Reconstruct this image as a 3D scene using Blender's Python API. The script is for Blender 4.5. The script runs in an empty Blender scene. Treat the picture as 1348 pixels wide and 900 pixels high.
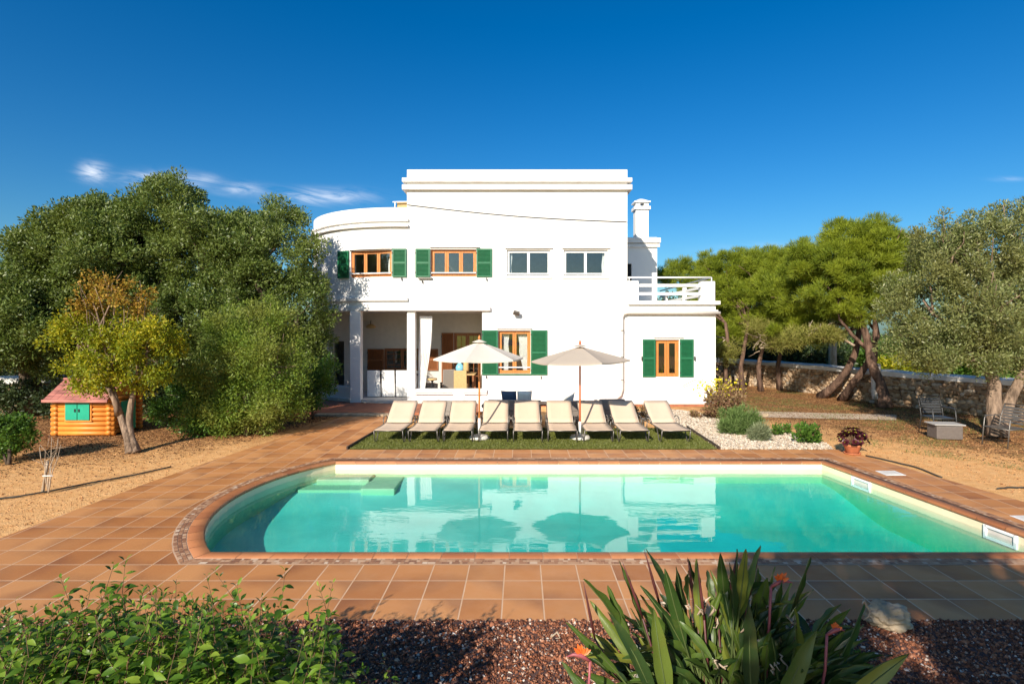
import bpy, bmesh, math, random
import numpy as np
from mathutils import Vector, Matrix, Quaternion
from mathutils.geometry import tessellate_polygon

random.seed(7)
rng = np.random.default_rng(11)
SC = bpy.context.scene
COL = SC.collection
R = math.radians
F, CX, CY, H = 734.0, 686.0, 431.0, 2.7
SUN_AZ, SUN_EL = R(24), R(28)          # azimuth: how far to the left of straight behind the viewer

def P(px, py, Y):
    return Vector(((px-CX)/F*Y, Y, H-(py-CY)/F*Y))
def G(px, py, z=0.0):
    Y = F*(H-z)/(py-CY)
    return Vector(((px-CX)/F*Y, Y, z))

# ------------------------------------------------------------------ materials
class N:
    def __init__(s, name):
        s.m = bpy.data.materials.new(name); s.m.use_nodes = True
        s.t = s.m.node_tree; s.t.nodes.clear()
        s.out = s.t.nodes.new('ShaderNodeOutputMaterial')
    def n(s, typ, **kw):
        nd = s.t.nodes.new(typ)
        for k, v in kw.items(): setattr(nd, k, v)
        return nd
    def l(s, a, b): s.t.links.new(a, b)
    def setin(s, sock, v):
        if hasattr(v, 'links') or isinstance(v, bpy.types.NodeSocket): s.l(v, sock)
        else: sock.default_value = v
    def math(s, op, a, b=0.0, clamp=False):
        nd = s.n('ShaderNodeMath', operation=op, use_clamp=clamp)
        s.setin(nd.inputs[0], a); s.setin(nd.inputs[1], b); return nd.outputs[0]
    def mix(s, fac, a, b, blend='MIX'):
        nd = s.n('ShaderNodeMix', data_type='RGBA', blend_type=blend)
        s.setin(nd.inputs[0], fac)
        s.setin(nd.inputs[6], c4(a)); s.setin(nd.inputs[7], c4(b)); return nd.outputs[2]
    def noise(s, scale, detail=4, vec=None, rough=0.55, dist=0.0):
        nd = s.n('ShaderNodeTexNoise'); nd.inputs['Scale'].default_value = scale
        nd.inputs['Detail'].default_value = detail; nd.inputs['Roughness'].default_value = rough
        nd.inputs['Distortion'].default_value = dist
        if vec is not None: s.l(vec, nd.inputs['Vector'])
        return nd.outputs[0]
    def ramp(s, fac, stops):
        nd = s.n('ShaderNodeValToRGB'); e = nd.color_ramp.elements
        while len(e) > 1: e.remove(e[-1])
        e[0].position = stops[0][0]; e[0].color = c4(stops[0][1])
        for p, c in stops[1:]:
            x = e.new(p); x.color = c4(c)
        s.l(fac, nd.inputs[0]); return nd.outputs[0]
    def mapr(s, v, a, b, c=0.0, d=1.0):
        nd = s.n('ShaderNodeMapRange'); s.setin(nd.inputs[0], v)
        for i, q in enumerate((a, b, c, d)): nd.inputs[i+1].default_value = q
        return nd.outputs[0]
    def pos(s, scale=(1, 1, 1), obj=True):
        if obj:
            src = s.n('ShaderNodeTexCoord').outputs['Object']
        else:
            src = s.n('ShaderNodeNewGeometry').outputs['Position']
        mp = s.n('ShaderNodeMapping'); mp.inputs['Scale'].default_value = scale
        s.l(src, mp.inputs[0]); return mp.outputs[0]
    def bump(s, h, strength=0.3, dist=0.02):
        nd = s.n('ShaderNodeBump'); nd.inputs['Strength'].default_value = strength
        nd.inputs['Distance'].default_value = dist; s.l(h, nd.inputs['Height']); return nd.outputs[0]
    def prin(s, col, rough=0.6, nrm=None, metal=0.0, spec=0.5, **kw):
        nd = s.n('ShaderNodeBsdfPrincipled')
        s.setin(nd.inputs['Base Color'], c4(col)); s.setin(nd.inputs['Roughness'], rough)
        nd.inputs['Metallic'].default_value = metal; nd.inputs['Specular IOR Level'].default_value = spec
        if nrm is not None: s.l(nrm, nd.inputs['Normal'])
        return nd
    def done(s, sh): s.l(sh, s.out.inputs['Surface']); return s.m

def c4(c):
    if isinstance(c, (tuple, list)) and len(c) == 3: return (c[0], c[1], c[2], 1.0)
    return c

def simple(name, col, rough=0.6, var=0.15, scale=6.0, bump=0.15, bscale=40.0, metal=0.0, spec=0.5, obj=True, stretch=(1, 1, 1)):
    k = N(name); v = k.pos(stretch, obj)
    n1 = k.noise(scale, 5, v)
    dark = tuple(c*(1-var) for c in col); light = tuple(min(1, c*(1+var)) for c in col)
    c = k.mix(k.mapr(n1, 0.3, 0.7), dark, light)
    nrm = k.bump(k.noise(bscale, 4, v), bump, 0.01)
    return k.done(k.prin(c, rough, nrm, metal, spec).outputs[0])

def leafmat(name, cols, trans=0.3, rough=0.5, spec=0.4, patch=None, pscale=0.8):
    k = N(name)
    rnd = k.n('ShaderNodeNewGeometry').outputs['Random Per Island']
    c = k.ramp(rnd, [(i/(len(cols)-1), q) for i, q in enumerate(cols)])
    if patch:
        f = k.mapr(k.noise(pscale, 2, k.pos()), 0.42, 0.62)
        c = k.mix(k.math('MULTIPLY', f, 0.75), c, patch)
    p = k.prin(c, rough, spec=spec)
    t = k.n('ShaderNodeBsdfTranslucent'); k.l(k.mix(0.5, c, k.mix(1.0, c, (1.3, 1.25, 0.5), 'MULTIPLY')), t.inputs[0])
    m = k.n('ShaderNodeMixShader'); m.inputs[0].default_value = trans
    k.l(p.outputs[0], m.inputs[1]); k.l(t.outputs[0], m.inputs[2])
    return k.done(m.outputs[0])

M = {}
def make_materials():
    # white stucco
    k = N('white_stucco'); v = k.pos()
    a = k.noise(0.7, 5, v); b = k.noise(55, 3, v); st = k.noise(2.2, 6, k.pos((3, 3, 0.35)))
    c = k.mix(k.mapr(a, 0.35, 0.7), (0.80, 0.785, 0.76), (0.84, 0.83, 0.81))
    c = k.mix(k.mapr(st, 0.60, 0.85, 0, 0.35), c, (0.62, 0.57, 0.50))
    M['stucco'] = k.done(k.prin(c, 0.85, k.bump(k.math('ADD', b, k.math('MULTIPLY', k.noise(9, 3, v), 1.5)), 0.25, 0.012), spec=0.2).outputs[0])
    k = N('cornice_stucco'); v = k.pos()
    st = k.noise(1.6, 6, k.pos((2, 2, 5)))
    c = k.mix(k.mapr(st, 0.48, 0.78, 0, 0.55), (0.80, 0.78, 0.75), (0.60, 0.50, 0.40))
    M['cornice'] = k.done(k.prin(c, 0.85, k.bump(k.noise(40, 4, v), 0.3, 0.012), spec=0.2).outputs[0])
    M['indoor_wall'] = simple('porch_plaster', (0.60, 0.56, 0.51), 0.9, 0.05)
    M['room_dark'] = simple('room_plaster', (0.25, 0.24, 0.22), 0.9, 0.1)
    M['white_metal'] = simple('white_metal', (0.8, 0.8, 0.79), 0.35, 0.04)
    M['white_fabric'] = simple('white_fabric', (0.78, 0.77, 0.75), 0.9, 0.05, bscale=120)
    M['green_paint'] = simple('green_shutter_paint', (0.010, 0.125, 0.052), 0.45, 0.12, 9)
    M['orange_wood'] = simple('varnished_pine', (0.52, 0.19, 0.045), 0.4, 0.25, 5, 0.2, 60, stretch=(6, 6, 0.8))
    M['brown_wood'] = simple('brown_wood', (0.25, 0.085, 0.025), 0.5, 0.25, 5, 0.2, 60, stretch=(6, 6, 0.8))
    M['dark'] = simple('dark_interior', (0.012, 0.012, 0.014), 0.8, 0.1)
    M['pole_red'] = simple('varnished_pole', (0.55, 0.13, 0.04), 0.4, 0.1)
    M['grey_metal'] = simple('grey_metal', (0.17, 0.155, 0.14), 0.4, 0.1, metal=0.6)
    M['dark_metal'] = simple('dark_metal', (0.05, 0.05, 0.05), 0.4, 0.1, metal=0.3)
    M['pipe'] = simple('beige_pipe', (0.62, 0.56, 0.50), 0.5, 0.08)
    M['black_rubber'] = simple('black_rubber', (0.02, 0.02, 0.022), 0.5, 0.1)
    M['hose'] = simple('dark_hose', (0.05, 0.045, 0.035), 0.6, 0.15)
    M['box_brown'] = simple('brown_grey_resin', (0.13, 0.105, 0.09), 0.7, 0.15, 20)
    M['navy'] = simple('navy_fabric', (0.05, 0.09, 0.17), 0.9, 0.1)
    M['grey_fabric'] = simple('grey_fabric', (0.36, 0.34, 0.32), 0.9, 0.08)
    M['blue_glaze'] = simple('blue_glaze', (0.20, 0.50, 0.70), 0.2, 0.1)
    M['straw'] = simple('straw', (0.50, 0.34, 0.15), 0.8, 0.2, 30)
    M['terracotta_pot'] = simple('terracotta_pot', (0.48, 0.16, 0.07), 0.75, 0.2, 8)
    M['concrete'] = simple('pale_concrete', (0.62, 0.58, 0.53), 0.85, 0.12, 4, 0.3)
    M['pathstone'] = simple('path_concrete', (0.50, 0.38, 0.27), 0.9, 0.15, 2, 0.3)
    M['cap'] = simple('whitewashed_cap', (0.66, 0.64, 0.60), 0.9, 0.22, 1.5, 0.5, 12)
    M['cream_plaster'] = simple('cream_pool_plaster', (0.78, 0.66, 0.44), 0.7, 0.06, 1.2, 0.05)
    M['pale_plaster'] = simple('pale_pool_floor', (0.78, 0.77, 0.70), 0.7, 0.10, 1.6, 0.05)
    M['edging'] = simple('dark_edging_board', (0.05, 0.032, 0.022), 0.8, 0.2)
    M['rock'] = simple('pale_rock', (0.36, 0.28, 0.19), 0.9, 0.4, 6, 0.9, 20)
    M['plastic_red'] = simple('faded_red_plastic', (0.38, 0.14, 0.11), 0.6, 0.5, 2.5, 0.1, stretch=(1, 6, 6))
    M['plastic_orange'] = simple('orange_plastic', (0.68, 0.24, 0.035), 0.5, 0.15, 3, 0.12)
    M['plastic_green'] = simple('turquoise_plastic', (0.008, 0.33, 0.20), 0.4, 0.1)
    M['flower_orange'] = simple('orange_petal', (0.62, 0.12, 0.02), 0.5, 0.3)
    M['bud_red'] = simple('dark_red_bud', (0.09, 0.022, 0.022), 0.5, 0.3)
    M['flower_pink'] = simple('pink_bract', (0.30, 0.07, 0.08), 0.5, 0.2)
    # wicker
    k = N('grey_wicker'); v = k.pos((1, 1, 1))
    w = k.n('ShaderNodeTexWave'); w.inputs['Scale'].default_value = 22; w.bands_direction = 'Z'; k.l(v, w.inputs[0])
    c = k.mix(w.outputs['Fac'], (0.16, 0.14, 0.12), (0.40, 0.35, 0.31))
    M['wicker'] = k.done(k.prin(c, 0.6, k.bump(w.outputs['Fac'], 0.5, 0.01)).outputs[0])
    # sling fabric
    k = N('beige_sling'); v = k.pos()
    c = k.mix(k.noise(3, 3, v), (0.56, 0.42, 0.31), (0.64, 0.50, 0.38))
    c = k.mix(k.mapr(k.noise(220, 2, v), 0.4, 0.6, 0, 0.25), c, (0.42, 0.32, 0.22))
    M['sling'] = k.done(k.prin(c, 0.85, k.bump(k.noise(220, 2, v), 0.2, 0.004), spec=0.2).outputs[0])
    for nm, col in (('canvas_cream', (0.73, 0.67, 0.59)), ('canvas_taupe', (0.50, 0.43, 0.36))):
        k = N(nm); v = k.pos()
        c = k.mix(k.noise(1.5, 4, v), tuple(x*0.93 for x in col), tuple(x*1.05 for x in col))
        p = k.prin(c, 0.9, k.bump(k.noise(6, 3, v), 0.25, 0.03), spec=0.15)
        t = k.n('ShaderNodeBsdfTranslucent'); k.l(c, t.inputs[0])
        mx = k.n('ShaderNodeMixShader'); mx.inputs[0].default_value = 0.2
        k.l(p.outputs[0], mx.inputs[1]); k.l(t.outputs[0], mx.inputs[2])
        M[nm] = k.done(mx.outputs[0])
    # window glass
    k = N('window_glass')
    tr = k.n('ShaderNodeBsdfTransparent'); tr.inputs[0].default_value = (0.93, 0.95, 0.95, 1)
    gl = k.n('ShaderNodeBsdfGlossy'); gl.inputs['Roughness'].default_value = 0.02
    ge = k.n('ShaderNodeNewGeometry'); dt = k.n('ShaderNodeVectorMath', operation='DOT_PRODUCT'); k.l(ge.outputs['Incoming'], dt.inputs[0]); k.l(ge.outputs['Normal'], dt.inputs[1])
    f5 = k.math('POWER', k.math('SUBTRACT', 1.0, k.math('ABSOLUTE', dt.outputs['Value']), True), 5.0)
    mx = k.n('ShaderNodeMixShader'); k.l(k.math('ADD', k.math('MULTIPLY', f5, 0.9), 0.09, True), mx.inputs[0])
    k.l(tr.outputs[0], mx.inputs[1]); k.l(gl.outputs[0], mx.inputs[2])
    M['glass'] = k.done(mx.outputs[0])
    # terracotta floor tiles, 0.402 m grid
    k = N('terracotta_tiles')
    g = k.n('ShaderNodeNewGeometry').outputs['Position']
    sx = k.n('ShaderNodeSeparateXYZ'); k.l(g, sx.inputs[0])
    T = 0.402
    u = k.math('DIVIDE', k.math('SUBTRACT', sx.outputs[0], 0.218-T*100), T)
    w = k.math('DIVIDE', k.math('SUBTRACT', sx.outputs[1], 5.15-T*100), T)
    fu, fw = k.math('FRACT', u), k.math('FRACT', w)
    iu, iw = k.math('FLOOR', u), k.math('FLOOR', w)
    cb = k.n('ShaderNodeCombineXYZ'); k.l(iu, cb.inputs[0]); k.l(iw, cb.inputs[1])
    wn = k.n('ShaderNodeTexWhiteNoise', noise_dimensions='2D'); k.l(cb.outputs[0], wn.inputs['Vector'])
    eu = k.math('MINIMUM', fu, k.math('SUBTRACT', 1.0, fu)); ew = k.math('MINIMUM', fw, k.math('SUBTRACT', 1.0, fw))
    e = k.math('MINIMUM', eu, ew)
    wob = k.math('MULTIPLY', k.math('SUBTRACT', k.noise(30, 2, g), 0.5), 0.008)
    grout = k.mapr(k.math('ADD', e, wob), 0.012, 0.021, 1.0, 0.0)
    base = k.ramp(wn.outputs['Value'], [(0, (0.38, 0.145, 0.045)), (0.3, (0.47, 0.192, 0.062)), (0.7, (0.53, 0.228, 0.078)), (1, (0.58, 0.265, 0.098))])
    # flashed firing marks: each tile darkens towards a random side
    wc = k.n('ShaderNodeSeparateColor'); k.l(wn.outputs['Color'], wc.inputs[0])
    gx = k.math('MULTIPLY', k.math('SUBTRACT', fu, 0.5), k.math('SUBTRACT', wc.outputs[0], 0.5))
    gy = k.math('MULTIPLY', k.math('SUBTRACT', fw, 0.5), k.math('SUBTRACT', wc.outputs[1], 0.5))
    fl = k.mapr(k.math('ADD', k.math('ADD', gx, gy), k.math('MULTIPLY', k.math('SUBTRACT', k.noise(5, 4, g), 0.5), 0.25)), 0.0, 0.28, 0, 0.55)
    base = k.mix(fl, base, (0.20, 0.075, 0.035))
    base = k.mix(k.mapr(k.noise(1.1, 5, g), 0.45, 0.75, 0, 0.3), base, (0.54, 0.29, 0.12))
    c = k.mix(grout, base, k.mix(k.noise(3, 3, g), (0.50, 0.30, 0.17), (0.72, 0.50, 0.33)))
    hgt = k.math('ADD', k.math('MULTIPLY', grout, -1.0), k.math('MULTIPLY', k.noise(40, 3, g), 0.12))
    pr = k.prin(c, k.mapr(k.noise(4, 4, g), 0.3, 0.7, 0.42, 0.65), k.bump(hgt, 0.35, 0.004), spec=0.35)
    M['tiles'] = k.done(pr.outputs[0])
    k = N('coping_terracotta')
    rnd = k.n('ShaderNodeNewGeometry').outputs['Random Per Island']
    c = k.ramp(rnd, [(0, (0.31, 0.11, 0.045)), (0.5, (0.40, 0.155, 0.06)), (1, (0.45, 0.19, 0.08))])
    c = k.mix(k.mapr(k.noise(4, 4, k.pos()), 0.4, 0.7, 0, 0.4), c, (0.24, 0.09, 0.04))
    M['coping'] = k.done(k.prin(c, 0.5, k.bump(k.noise(40, 3, k.pos()), 0.1, 0.005), spec=0.4).outputs[0])
    k = N('mosaic_stone')
    rnd = k.n('ShaderNodeNewGeometry').outputs['Random Per Island']
    c = k.ramp(rnd, [(0, (0.22, 0.095, 0.05)), (0.35, (0.38, 0.18, 0.09)), (0.7, (0.48, 0.27, 0.15)), (0.9, (0.58, 0.38, 0.24)), (1, (0.68, 0.54, 0.40))])
    M['mosaic'] = k.done(k.prin(c, 0.6).outputs[0])
    M['grout'] = simple('grout', (0.52, 0.34, 0.22), 0.9, 0.15, 4)
    M['red_tile'] = simple('red_brick_paving', (0.36, 0.12, 0.055), 0.75, 0.3, 4, 0.2)
    # turf
    k = N('turf_base'); v = k.pos()
    c = k.mix(k.noise(2.5, 5, v), (0.065, 0.080, 0.014), (0.14, 0.155, 0.035))
    M['turf'] = k.done(k.prin(c, 0.9, k.bump(k.noise(90, 3, v), 0.8, 0.02), spec=0.1).outputs[0])
    M['turf_blade'] = leafmat('turf_blade', [(0.10, 0.125, 0.018), (0.15, 0.17, 0.03), (0.22, 0.22, 0.07)], 0.2)
    # ground: sand, leaf litter, reddish soil
    k = N('sandy_ground'); v = k.pos()
    s = k.n('ShaderNodeSeparateXYZ'); k.l(v, s.inputs[0]); X, Y = s.outputs[0], s.outputs[1]
    n1 = k.noise(0.9, 6, v); n2 = k.noise(6, 5, v); n3 = k.noise(60, 3, v)
    sand = k.mix(k.mapr(n2, 0.35, 0.7), (0.72, 0.375, 0.14), (0.85, 0.50, 0.22))
    sand = k.mix(k.mapr(n3, 0.52, 0.68, 0, 0.5), sand, (0.36, 0.17, 0.075))
    soil = k.mix(k.mapr(n2, 0.3, 0.7), (0.22, 0.098, 0.038), (0.46, 0.235, 0.10))
    # litter grows towards the tree belts: left beds and the far right yard
    dl = k.mapr(k.math('ADD', k.math('ADD', k.math('MULTIPLY', X, -0.55), k.math('MULTIPLY', Y, 1.0)), k.math('MULTIPLY', k.math('SUBTRACT', n1, 0.5), 5.0)), 15.4, 18.6)
    dr = k.mapr(k.math('ADD', k.math('ADD', X, k.math('MULTIPLY', Y, 0.75)), k.math('MULTIPLY', k.math('SUBTRACT', n1, 0.5), 7.0)), 17.6, 20.5)
    isl = k.mapr(X, -1, 0, 1, 0)
    f = k.math('ADD', k.math('MULTIPLY', dl, isl), k.math('MULTIPLY', dr, k.math('SUBTRACT', 1.0, isl)))
    f = k.math('MULTIPLY', f, k.mapr(k.noise(3.2, 6, v), 0.3, 0.55, 0.45, 1.0))
    c = k.mix(f, sand, soil)
    gm = k.math('MULTIPLY', k.math('MULTIPLY', dr, k.math('SUBTRACT', 1.0, isl)), k.mapr(k.noise(1.3, 6, v), 0.48, 0.64, 0, 0.4))
    c = k.mix(gm, c, (0.15, 0.16, 0.045))
    far = k.mapr(k.math('ADD', Y, k.math('MULTIPLY', n1, 6)), 30, 40)
    c = k.mix(far, c, k.mix(n2, (0.09, 0.11, 0.03), (0.20, 0.17, 0.07)))
    M['ground'] = k.done(k.prin(c, 0.95, k.bump(k.math('ADD', n3, k.math('MULTIPLY', n2, 1.2)), 0.7, 0.03), spec=0.1).outputs[0])
    # lava gravel + pebbles
    M['lava_bed'] = simple('lava_bed', (0.10, 0.05, 0.04), 0.95, 0.4, 30, 0.8, 80)
    k = N('lava_pebble')
    rnd = k.n('ShaderNodeNewGeometry').outputs['Random Per Island']
    c = k.ramp(rnd, [(0, (0.08, 0.030, 0.018)), (0.5, (0.25, 0.09, 0.045)), (0.87, (0.38, 0.16, 0.085)), (0.93, (0.46, 0.32, 0.24)), (1, (0.68, 0.60, 0.52))])
    M['lava_pebble'] = k.done(k.prin(c, 0.85, spec=0.3).outputs[0])
    M['white_bed'] = simple('pale_gravel_bed', (0.52, 0.42, 0.31), 0.95, 0.3, 12, 0.8, 70)
    k = N('pale_pebble')
    rnd = k.n('ShaderNodeNewGeometry').outputs['Random Per Island']
    c = k.ramp(rnd, [(0, (0.36, 0.27, 0.19)), (0.4, (0.52, 0.43, 0.33)), (1, (0.68, 0.60, 0.50))])
    M['pale_pebble'] = k.done(k.prin(c, 0.85, spec=0.2).outputs[0])
    k = N('sand_pebble')
    rnd = k.n('ShaderNodeNewGeometry').outputs['Random Per Island']
    c = k.ramp(rnd, [(0, (0.25, 0.11, 0.05)), (0.5, (0.50, 0.25, 0.10)), (1, (0.66, 0.38, 0.18))])
    M['sand_pebble'] = k.done(k.prin(c, 0.9, spec=0.2).outputs[0])
    M['litter'] = leafmat('dry_litter', [(0.06, 0.027, 0.012), (0.13, 0.06, 0.022), (0.20, 0.095, 0.035), (0.09, 0.042, 0.018)], 0.1, 0.8)
    M['grass'] = leafmat('sparse_grass', [(0.07, 0.11, 0.02), (0.14, 0.17, 0.04), (0.26, 0.24, 0.08)], 0.25)
    # rubble
    k = N('rubble_stone')
    rnd = k.n('ShaderNodeNewGeometry').outputs['Random Per Island']; v = k.pos()
    c = k.ramp(rnd, [(0, (0.26, 0.17, 0.10)), (0.4, (0.38, 0.26, 0.16)), (0.75, (0.48, 0.36, 0.24)), (1, (0.44, 0.38, 0.31))])
    c = k.mix(k.mapr(k.noise(7, 5, v), 0.45, 0.7, 0, 0.5), c, (0.20, 0.13, 0.08))
    M['rubble'] = k.done(k.prin(c, 0.95, k.bump(k.noise(16, 6, v), 0.8, 0.04), spec=0.1).outputs[0])
    M['mortar'] = simple('rubble_mortar', (0.13, 0.09, 0.06), 0.95, 0.3, 6, 0.5)
    # bark
    def bark(nm, a, b, s=9):
        k = N(nm); v = k.pos((1, 1, 0.25)); n = k.noise(s, 6, v, 0.65)
        vo = k.n('ShaderNodeTexVoronoi'); vo.inputs['Scale'].default_value = s*1.6; k.l(v, vo.inputs[0])
        c = k.mix(k.mapr(n, 0.35, 0.65), a, b)
        return k.done(k.prin(c, 0.95, k.bump(k.math('ADD', n, k.math('MULTIPLY', vo.outputs[0], 0.6)), 0.9, 0.04), spec=0.1).outputs[0])
    M['bark_pine'] = bark('pine_bark', (0.055, 0.034, 0.025), (0.20, 0.125, 0.09))
    M['bark_grey'] = bark('grey_bark', (0.10, 0.07, 0.05), (0.34, 0.24, 0.17))
    M['bark_dark'] = bark('dark_bark', (0.045, 0.032, 0.022), (0.15, 0.11, 0.08))
    M['bark_pale'] = bark('pale_dead_wood', (0.30, 0.22, 0.15), (0.55, 0.45, 0.35))
    M['leaf_lentisk'] = leafmat('wild_olive_leaf', [(0.045, 0.080, 0.014), (0.10, 0.155, 0.028), (0.16, 0.22, 0.048), (0.25, 0.30, 0.095)], 0.32, 0.45, 0.45, (0.15, 0.19, 0.035), 0.45)
    M['leaf_olive'] = leafmat('olive_leaf', [(0.07, 0.095, 0.025), (0.14, 0.175, 0.05), (0.22, 0.25, 0.085), (0.34, 0.35, 0.16)], 0.28, 0.45, 0.45, (0.19, 0.19, 0.055), 0.8)
    M['leaf_pine'] = leafmat('pine_needles', [(0.075, 0.11, 0.010), (0.17, 0.23, 0.018), (0.29, 0.34, 0.03)], 0.38, 0.55, 0.3, (0.31, 0.36, 0.03), 1.1)
    M['leaf_pine_pale'] = leafmat('dry_pine_needles', [(0.16, 0.18, 0.03), (0.26, 0.26, 0.06), (0.36, 0.33, 0.10)], 0.3, 0.6, 0.2)
    M['leaf_yellow'] = leafmat('yellow_green_leaf', [(0.14, 0.19, 0.012), (0.28, 0.30, 0.015), (0.42, 0.40, 0.02), (0.56, 0.46, 0.03)], 0.4, 0.5, 0.3, (0.16, 0.22, 0.015), 1.6)
    M['leaf_ochre'] = leafmat('ochre_leaf', [(0.22, 0.12, 0.02), (0.36, 0.20, 0.03), (0.42, 0.28, 0.03), (0.20, 0.19, 0.03)], 0.3, 0.6, 0.3)
    M['leaf_feather'] = leafmat('feathery_leaf', [(0.07, 0.13, 0.018), (0.16, 0.25, 0.03), (0.27, 0.36, 0.05)], 0.38, 0.5, 0.3, (0.27, 0.28, 0.06), 1.1)
    M['leaf_fresh'] = leafmat('fresh_leaf', [(0.04, 0.09, 0.012), (0.08, 0.17, 0.022), (0.13, 0.24, 0.035)], 0.35, 0.45, 0.4)
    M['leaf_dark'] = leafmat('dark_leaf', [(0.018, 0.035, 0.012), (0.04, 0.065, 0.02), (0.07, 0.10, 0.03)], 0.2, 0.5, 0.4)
    M['leaf_lavender'] = leafmat('grey_green_leaf', [(0.12, 0.15, 0.07), (0.20, 0.23, 0.12), (0.28, 0.31, 0.18)], 0.2, 0.7, 0.2)
    M['leaf_lavgreen'] = leafmat('lavender_leaf', [(0.06, 0.11, 0.025), (0.12, 0.19, 0.05), (0.19, 0.26, 0.09)], 0.2, 0.7, 0.2)
    M['leaf_dry'] = leafmat('dry_twig_leaf', [(0.16, 0.08, 0.05), (0.28, 0.15, 0.09), (0.22, 0.17, 0.06), (0.36, 0.24, 0.15)], 0.2, 0.7, 0.2)
    M['petal_yellow'] = leafmat('yellow_petal', [(0.6, 0.5, 0.02), (0.7, 0.62, 0.05)], 0.3)
    M['petal_pink'] = leafmat('pink_petal', [(0.55, 0.18, 0.16), (0.62, 0.32, 0.28)], 0.3)
    M['leaf_aeonium'] = leafmat('dark_rosette_leaf', [(0.035, 0.006, 0.012), (0.08, 0.014, 0.022), (0.13, 0.03, 0.03)], 0.1, 0.35, 0.5)
    M['leaf_aeonium_heart'] = leafmat('rosette_heart_leaf', [(0.30, 0.30, 0.03), (0.42, 0.40, 0.05)], 0.1, 0.4)
    # strelitzia leaves
    k = N('glossy_paddle_leaf')
    rnd = k.n('ShaderNodeNewGeometry').outputs['Random Per Island']; v = k.pos()
    c = k.ramp(rnd, [(0, (0.014, 0.034, 0.010)), (0.4, (0.035, 0.075, 0.014)), (0.8, (0.085, 0.14, 0.022)), (1, (0.20, 0.21, 0.03))])
    c = k.mix(k.mapr(k.noise(9, 5, v), 0.55, 0.8, 0, 0.5), c, (0.16, 0.15, 0.03))
    p = k.prin(c, 0.42, k.bump(k.noise(30, 3, k.pos((4, 4, 0.6))), 0.2, 0.004), spec=0.5)
    t = k.n('ShaderNodeBsdfTranslucent'); k.l(c, t.inputs[0]); mx = k.n('ShaderNodeMixShader'); mx.inputs[0].default_value = 0.22
    k.l(p.outputs[0], mx.inputs[1]); k.l(t.outputs[0], mx.inputs[2]); M['paddle'] = k.done(mx.outputs[0])
    M['leaf_front'] = leafmat('shrub_leaf', [(0.025, 0.070, 0.008), (0.08, 0.17, 0.016), (0.16, 0.28, 0.028), (0.28, 0.38, 0.05)], 0.42, 0.38, 0.45)
    M['stem_brown'] = simple('brown_stem', (0.13, 0.075, 0.035), 0.8, 0.2)
    M['stem_green'] = simple('green_stem', (0.07, 0.10, 0.025), 0.6, 0.2)
    # water
    k = N('pool_water'); 
    v = k.pos((0.75, 2.2, 1)); v2 = k.pos((0.30, 0.5, 1))
    h = k.math('ADD', k.math('MULTIPLY', k.noise(2.0, 3, v), k.mapr(k.noise(1.0, 2, v2), 0.42, 0.68, 0.15, 1.0)), k.math('MULTIPLY', k.noise(0.5, 1, v2), 1.0))
    b = k.bump(h, 1.0, 0.0045)
    tr = k.n('ShaderNodeBsdfTransparent'); gl = k.n('ShaderNodeBsdfGlossy'); gl.inputs['Roughness'].default_value = 0.0
    k.l(b, gl.inputs['Normal'])
    ge = k.n('ShaderNodeNewGeometry'); dt = k.n('ShaderNodeVectorMath', operation='DOT_PRODUCT'); k.l(ge.outputs['Incoming'], dt.inputs[0]); k.l(b, dt.inputs[1])
    cs = k.math('ABSOLUTE', dt.outputs['Value']); f5 = k.math('POWER', k.math('SUBTRACT', 1.0, cs, True), 5.0)
    frs = k.math('ADD', k.math('MULTIPLY', f5, 1.35), 0.03, True)
    mx = k.n('ShaderNodeMixShader'); k.l(frs, mx.inputs[0]); k.l(tr.outputs[0], mx.inputs[1]); k.l(gl.outputs[0], mx.inputs[2])
    ab = k.n('ShaderNodeVolumeAbsorption'); ab.inputs['Color'].default_value = (0.0, 0.862, 0.835, 1); ab.inputs['Density'].default_value = 1.35
    k.l(ab.outputs[0], k.out.inputs['Volume'])
    M['water'] = k.done(mx.outputs[0])
make_materials()

# ------------------------------------------------------------------ objects
ORG = {}
def tag(o, label=None, cat=None, group=None, kind=None):
    if label: o['label'] = label
    if cat: o['category'] = cat
    if group: o['group'] = group
    if kind: o['kind'] = kind
    return o
def thing(name, loc, label, cat, group=None):
    o = bpy.data.objects.new(name, None); o.empty_display_size = 0.2
    COL.objects.link(o); o.location = loc; ORG[o.name] = Vector(loc)
    return tag(o, label, cat, group)
def link(name, me, mat, parent=None, loc=None):
    o = bpy.data.objects.new(name, me); COL.objects.link(o)
    if mat is not None: me.materials.append(M[mat] if isinstance(mat, str) else mat)
    if parent is not None:
        o.parent = parent; org = ORG[parent.name]
    else:
        org = Vector(loc) if loc is not None else Vector((0, 0, 0)); o.location = org
    ORG[o.name] = org
    if org.length > 0: me.transform(Matrix.Translation(-org))
    return o
def np_mesh(name, V, Fc, smooth=False):
    V = np.asarray(V, dtype=np.float32).reshape(-1, 3); Fc = np.asarray(Fc, dtype=np.int32)
    me = bpy.data.meshes.new(name); k = Fc.shape[1]; n = Fc.shape[0]
    me.vertices.add(len(V)); me.vertices.foreach_set('co', V.ravel())
    me.loops.add(n*k); me.loops.foreach_set('vertex_index', Fc.ravel())
    me.polygons.add(n); me.polygons.foreach_set('loop_start', np.arange(0, n*k, k, dtype=np.int32))
    me.update(calc_edges=True)
    if smooth: me.polygons.foreach_set('use_smooth', np.ones(n, dtype=bool))
    return me
def copy_tree(o, parent=None):
    c = o.copy(); COL.objects.link(c)
    if parent is not None: c.parent = parent
    for ch in [x for x in bpy.data.objects if x.parent == o]: copy_tree(ch, c)
    return c

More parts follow.
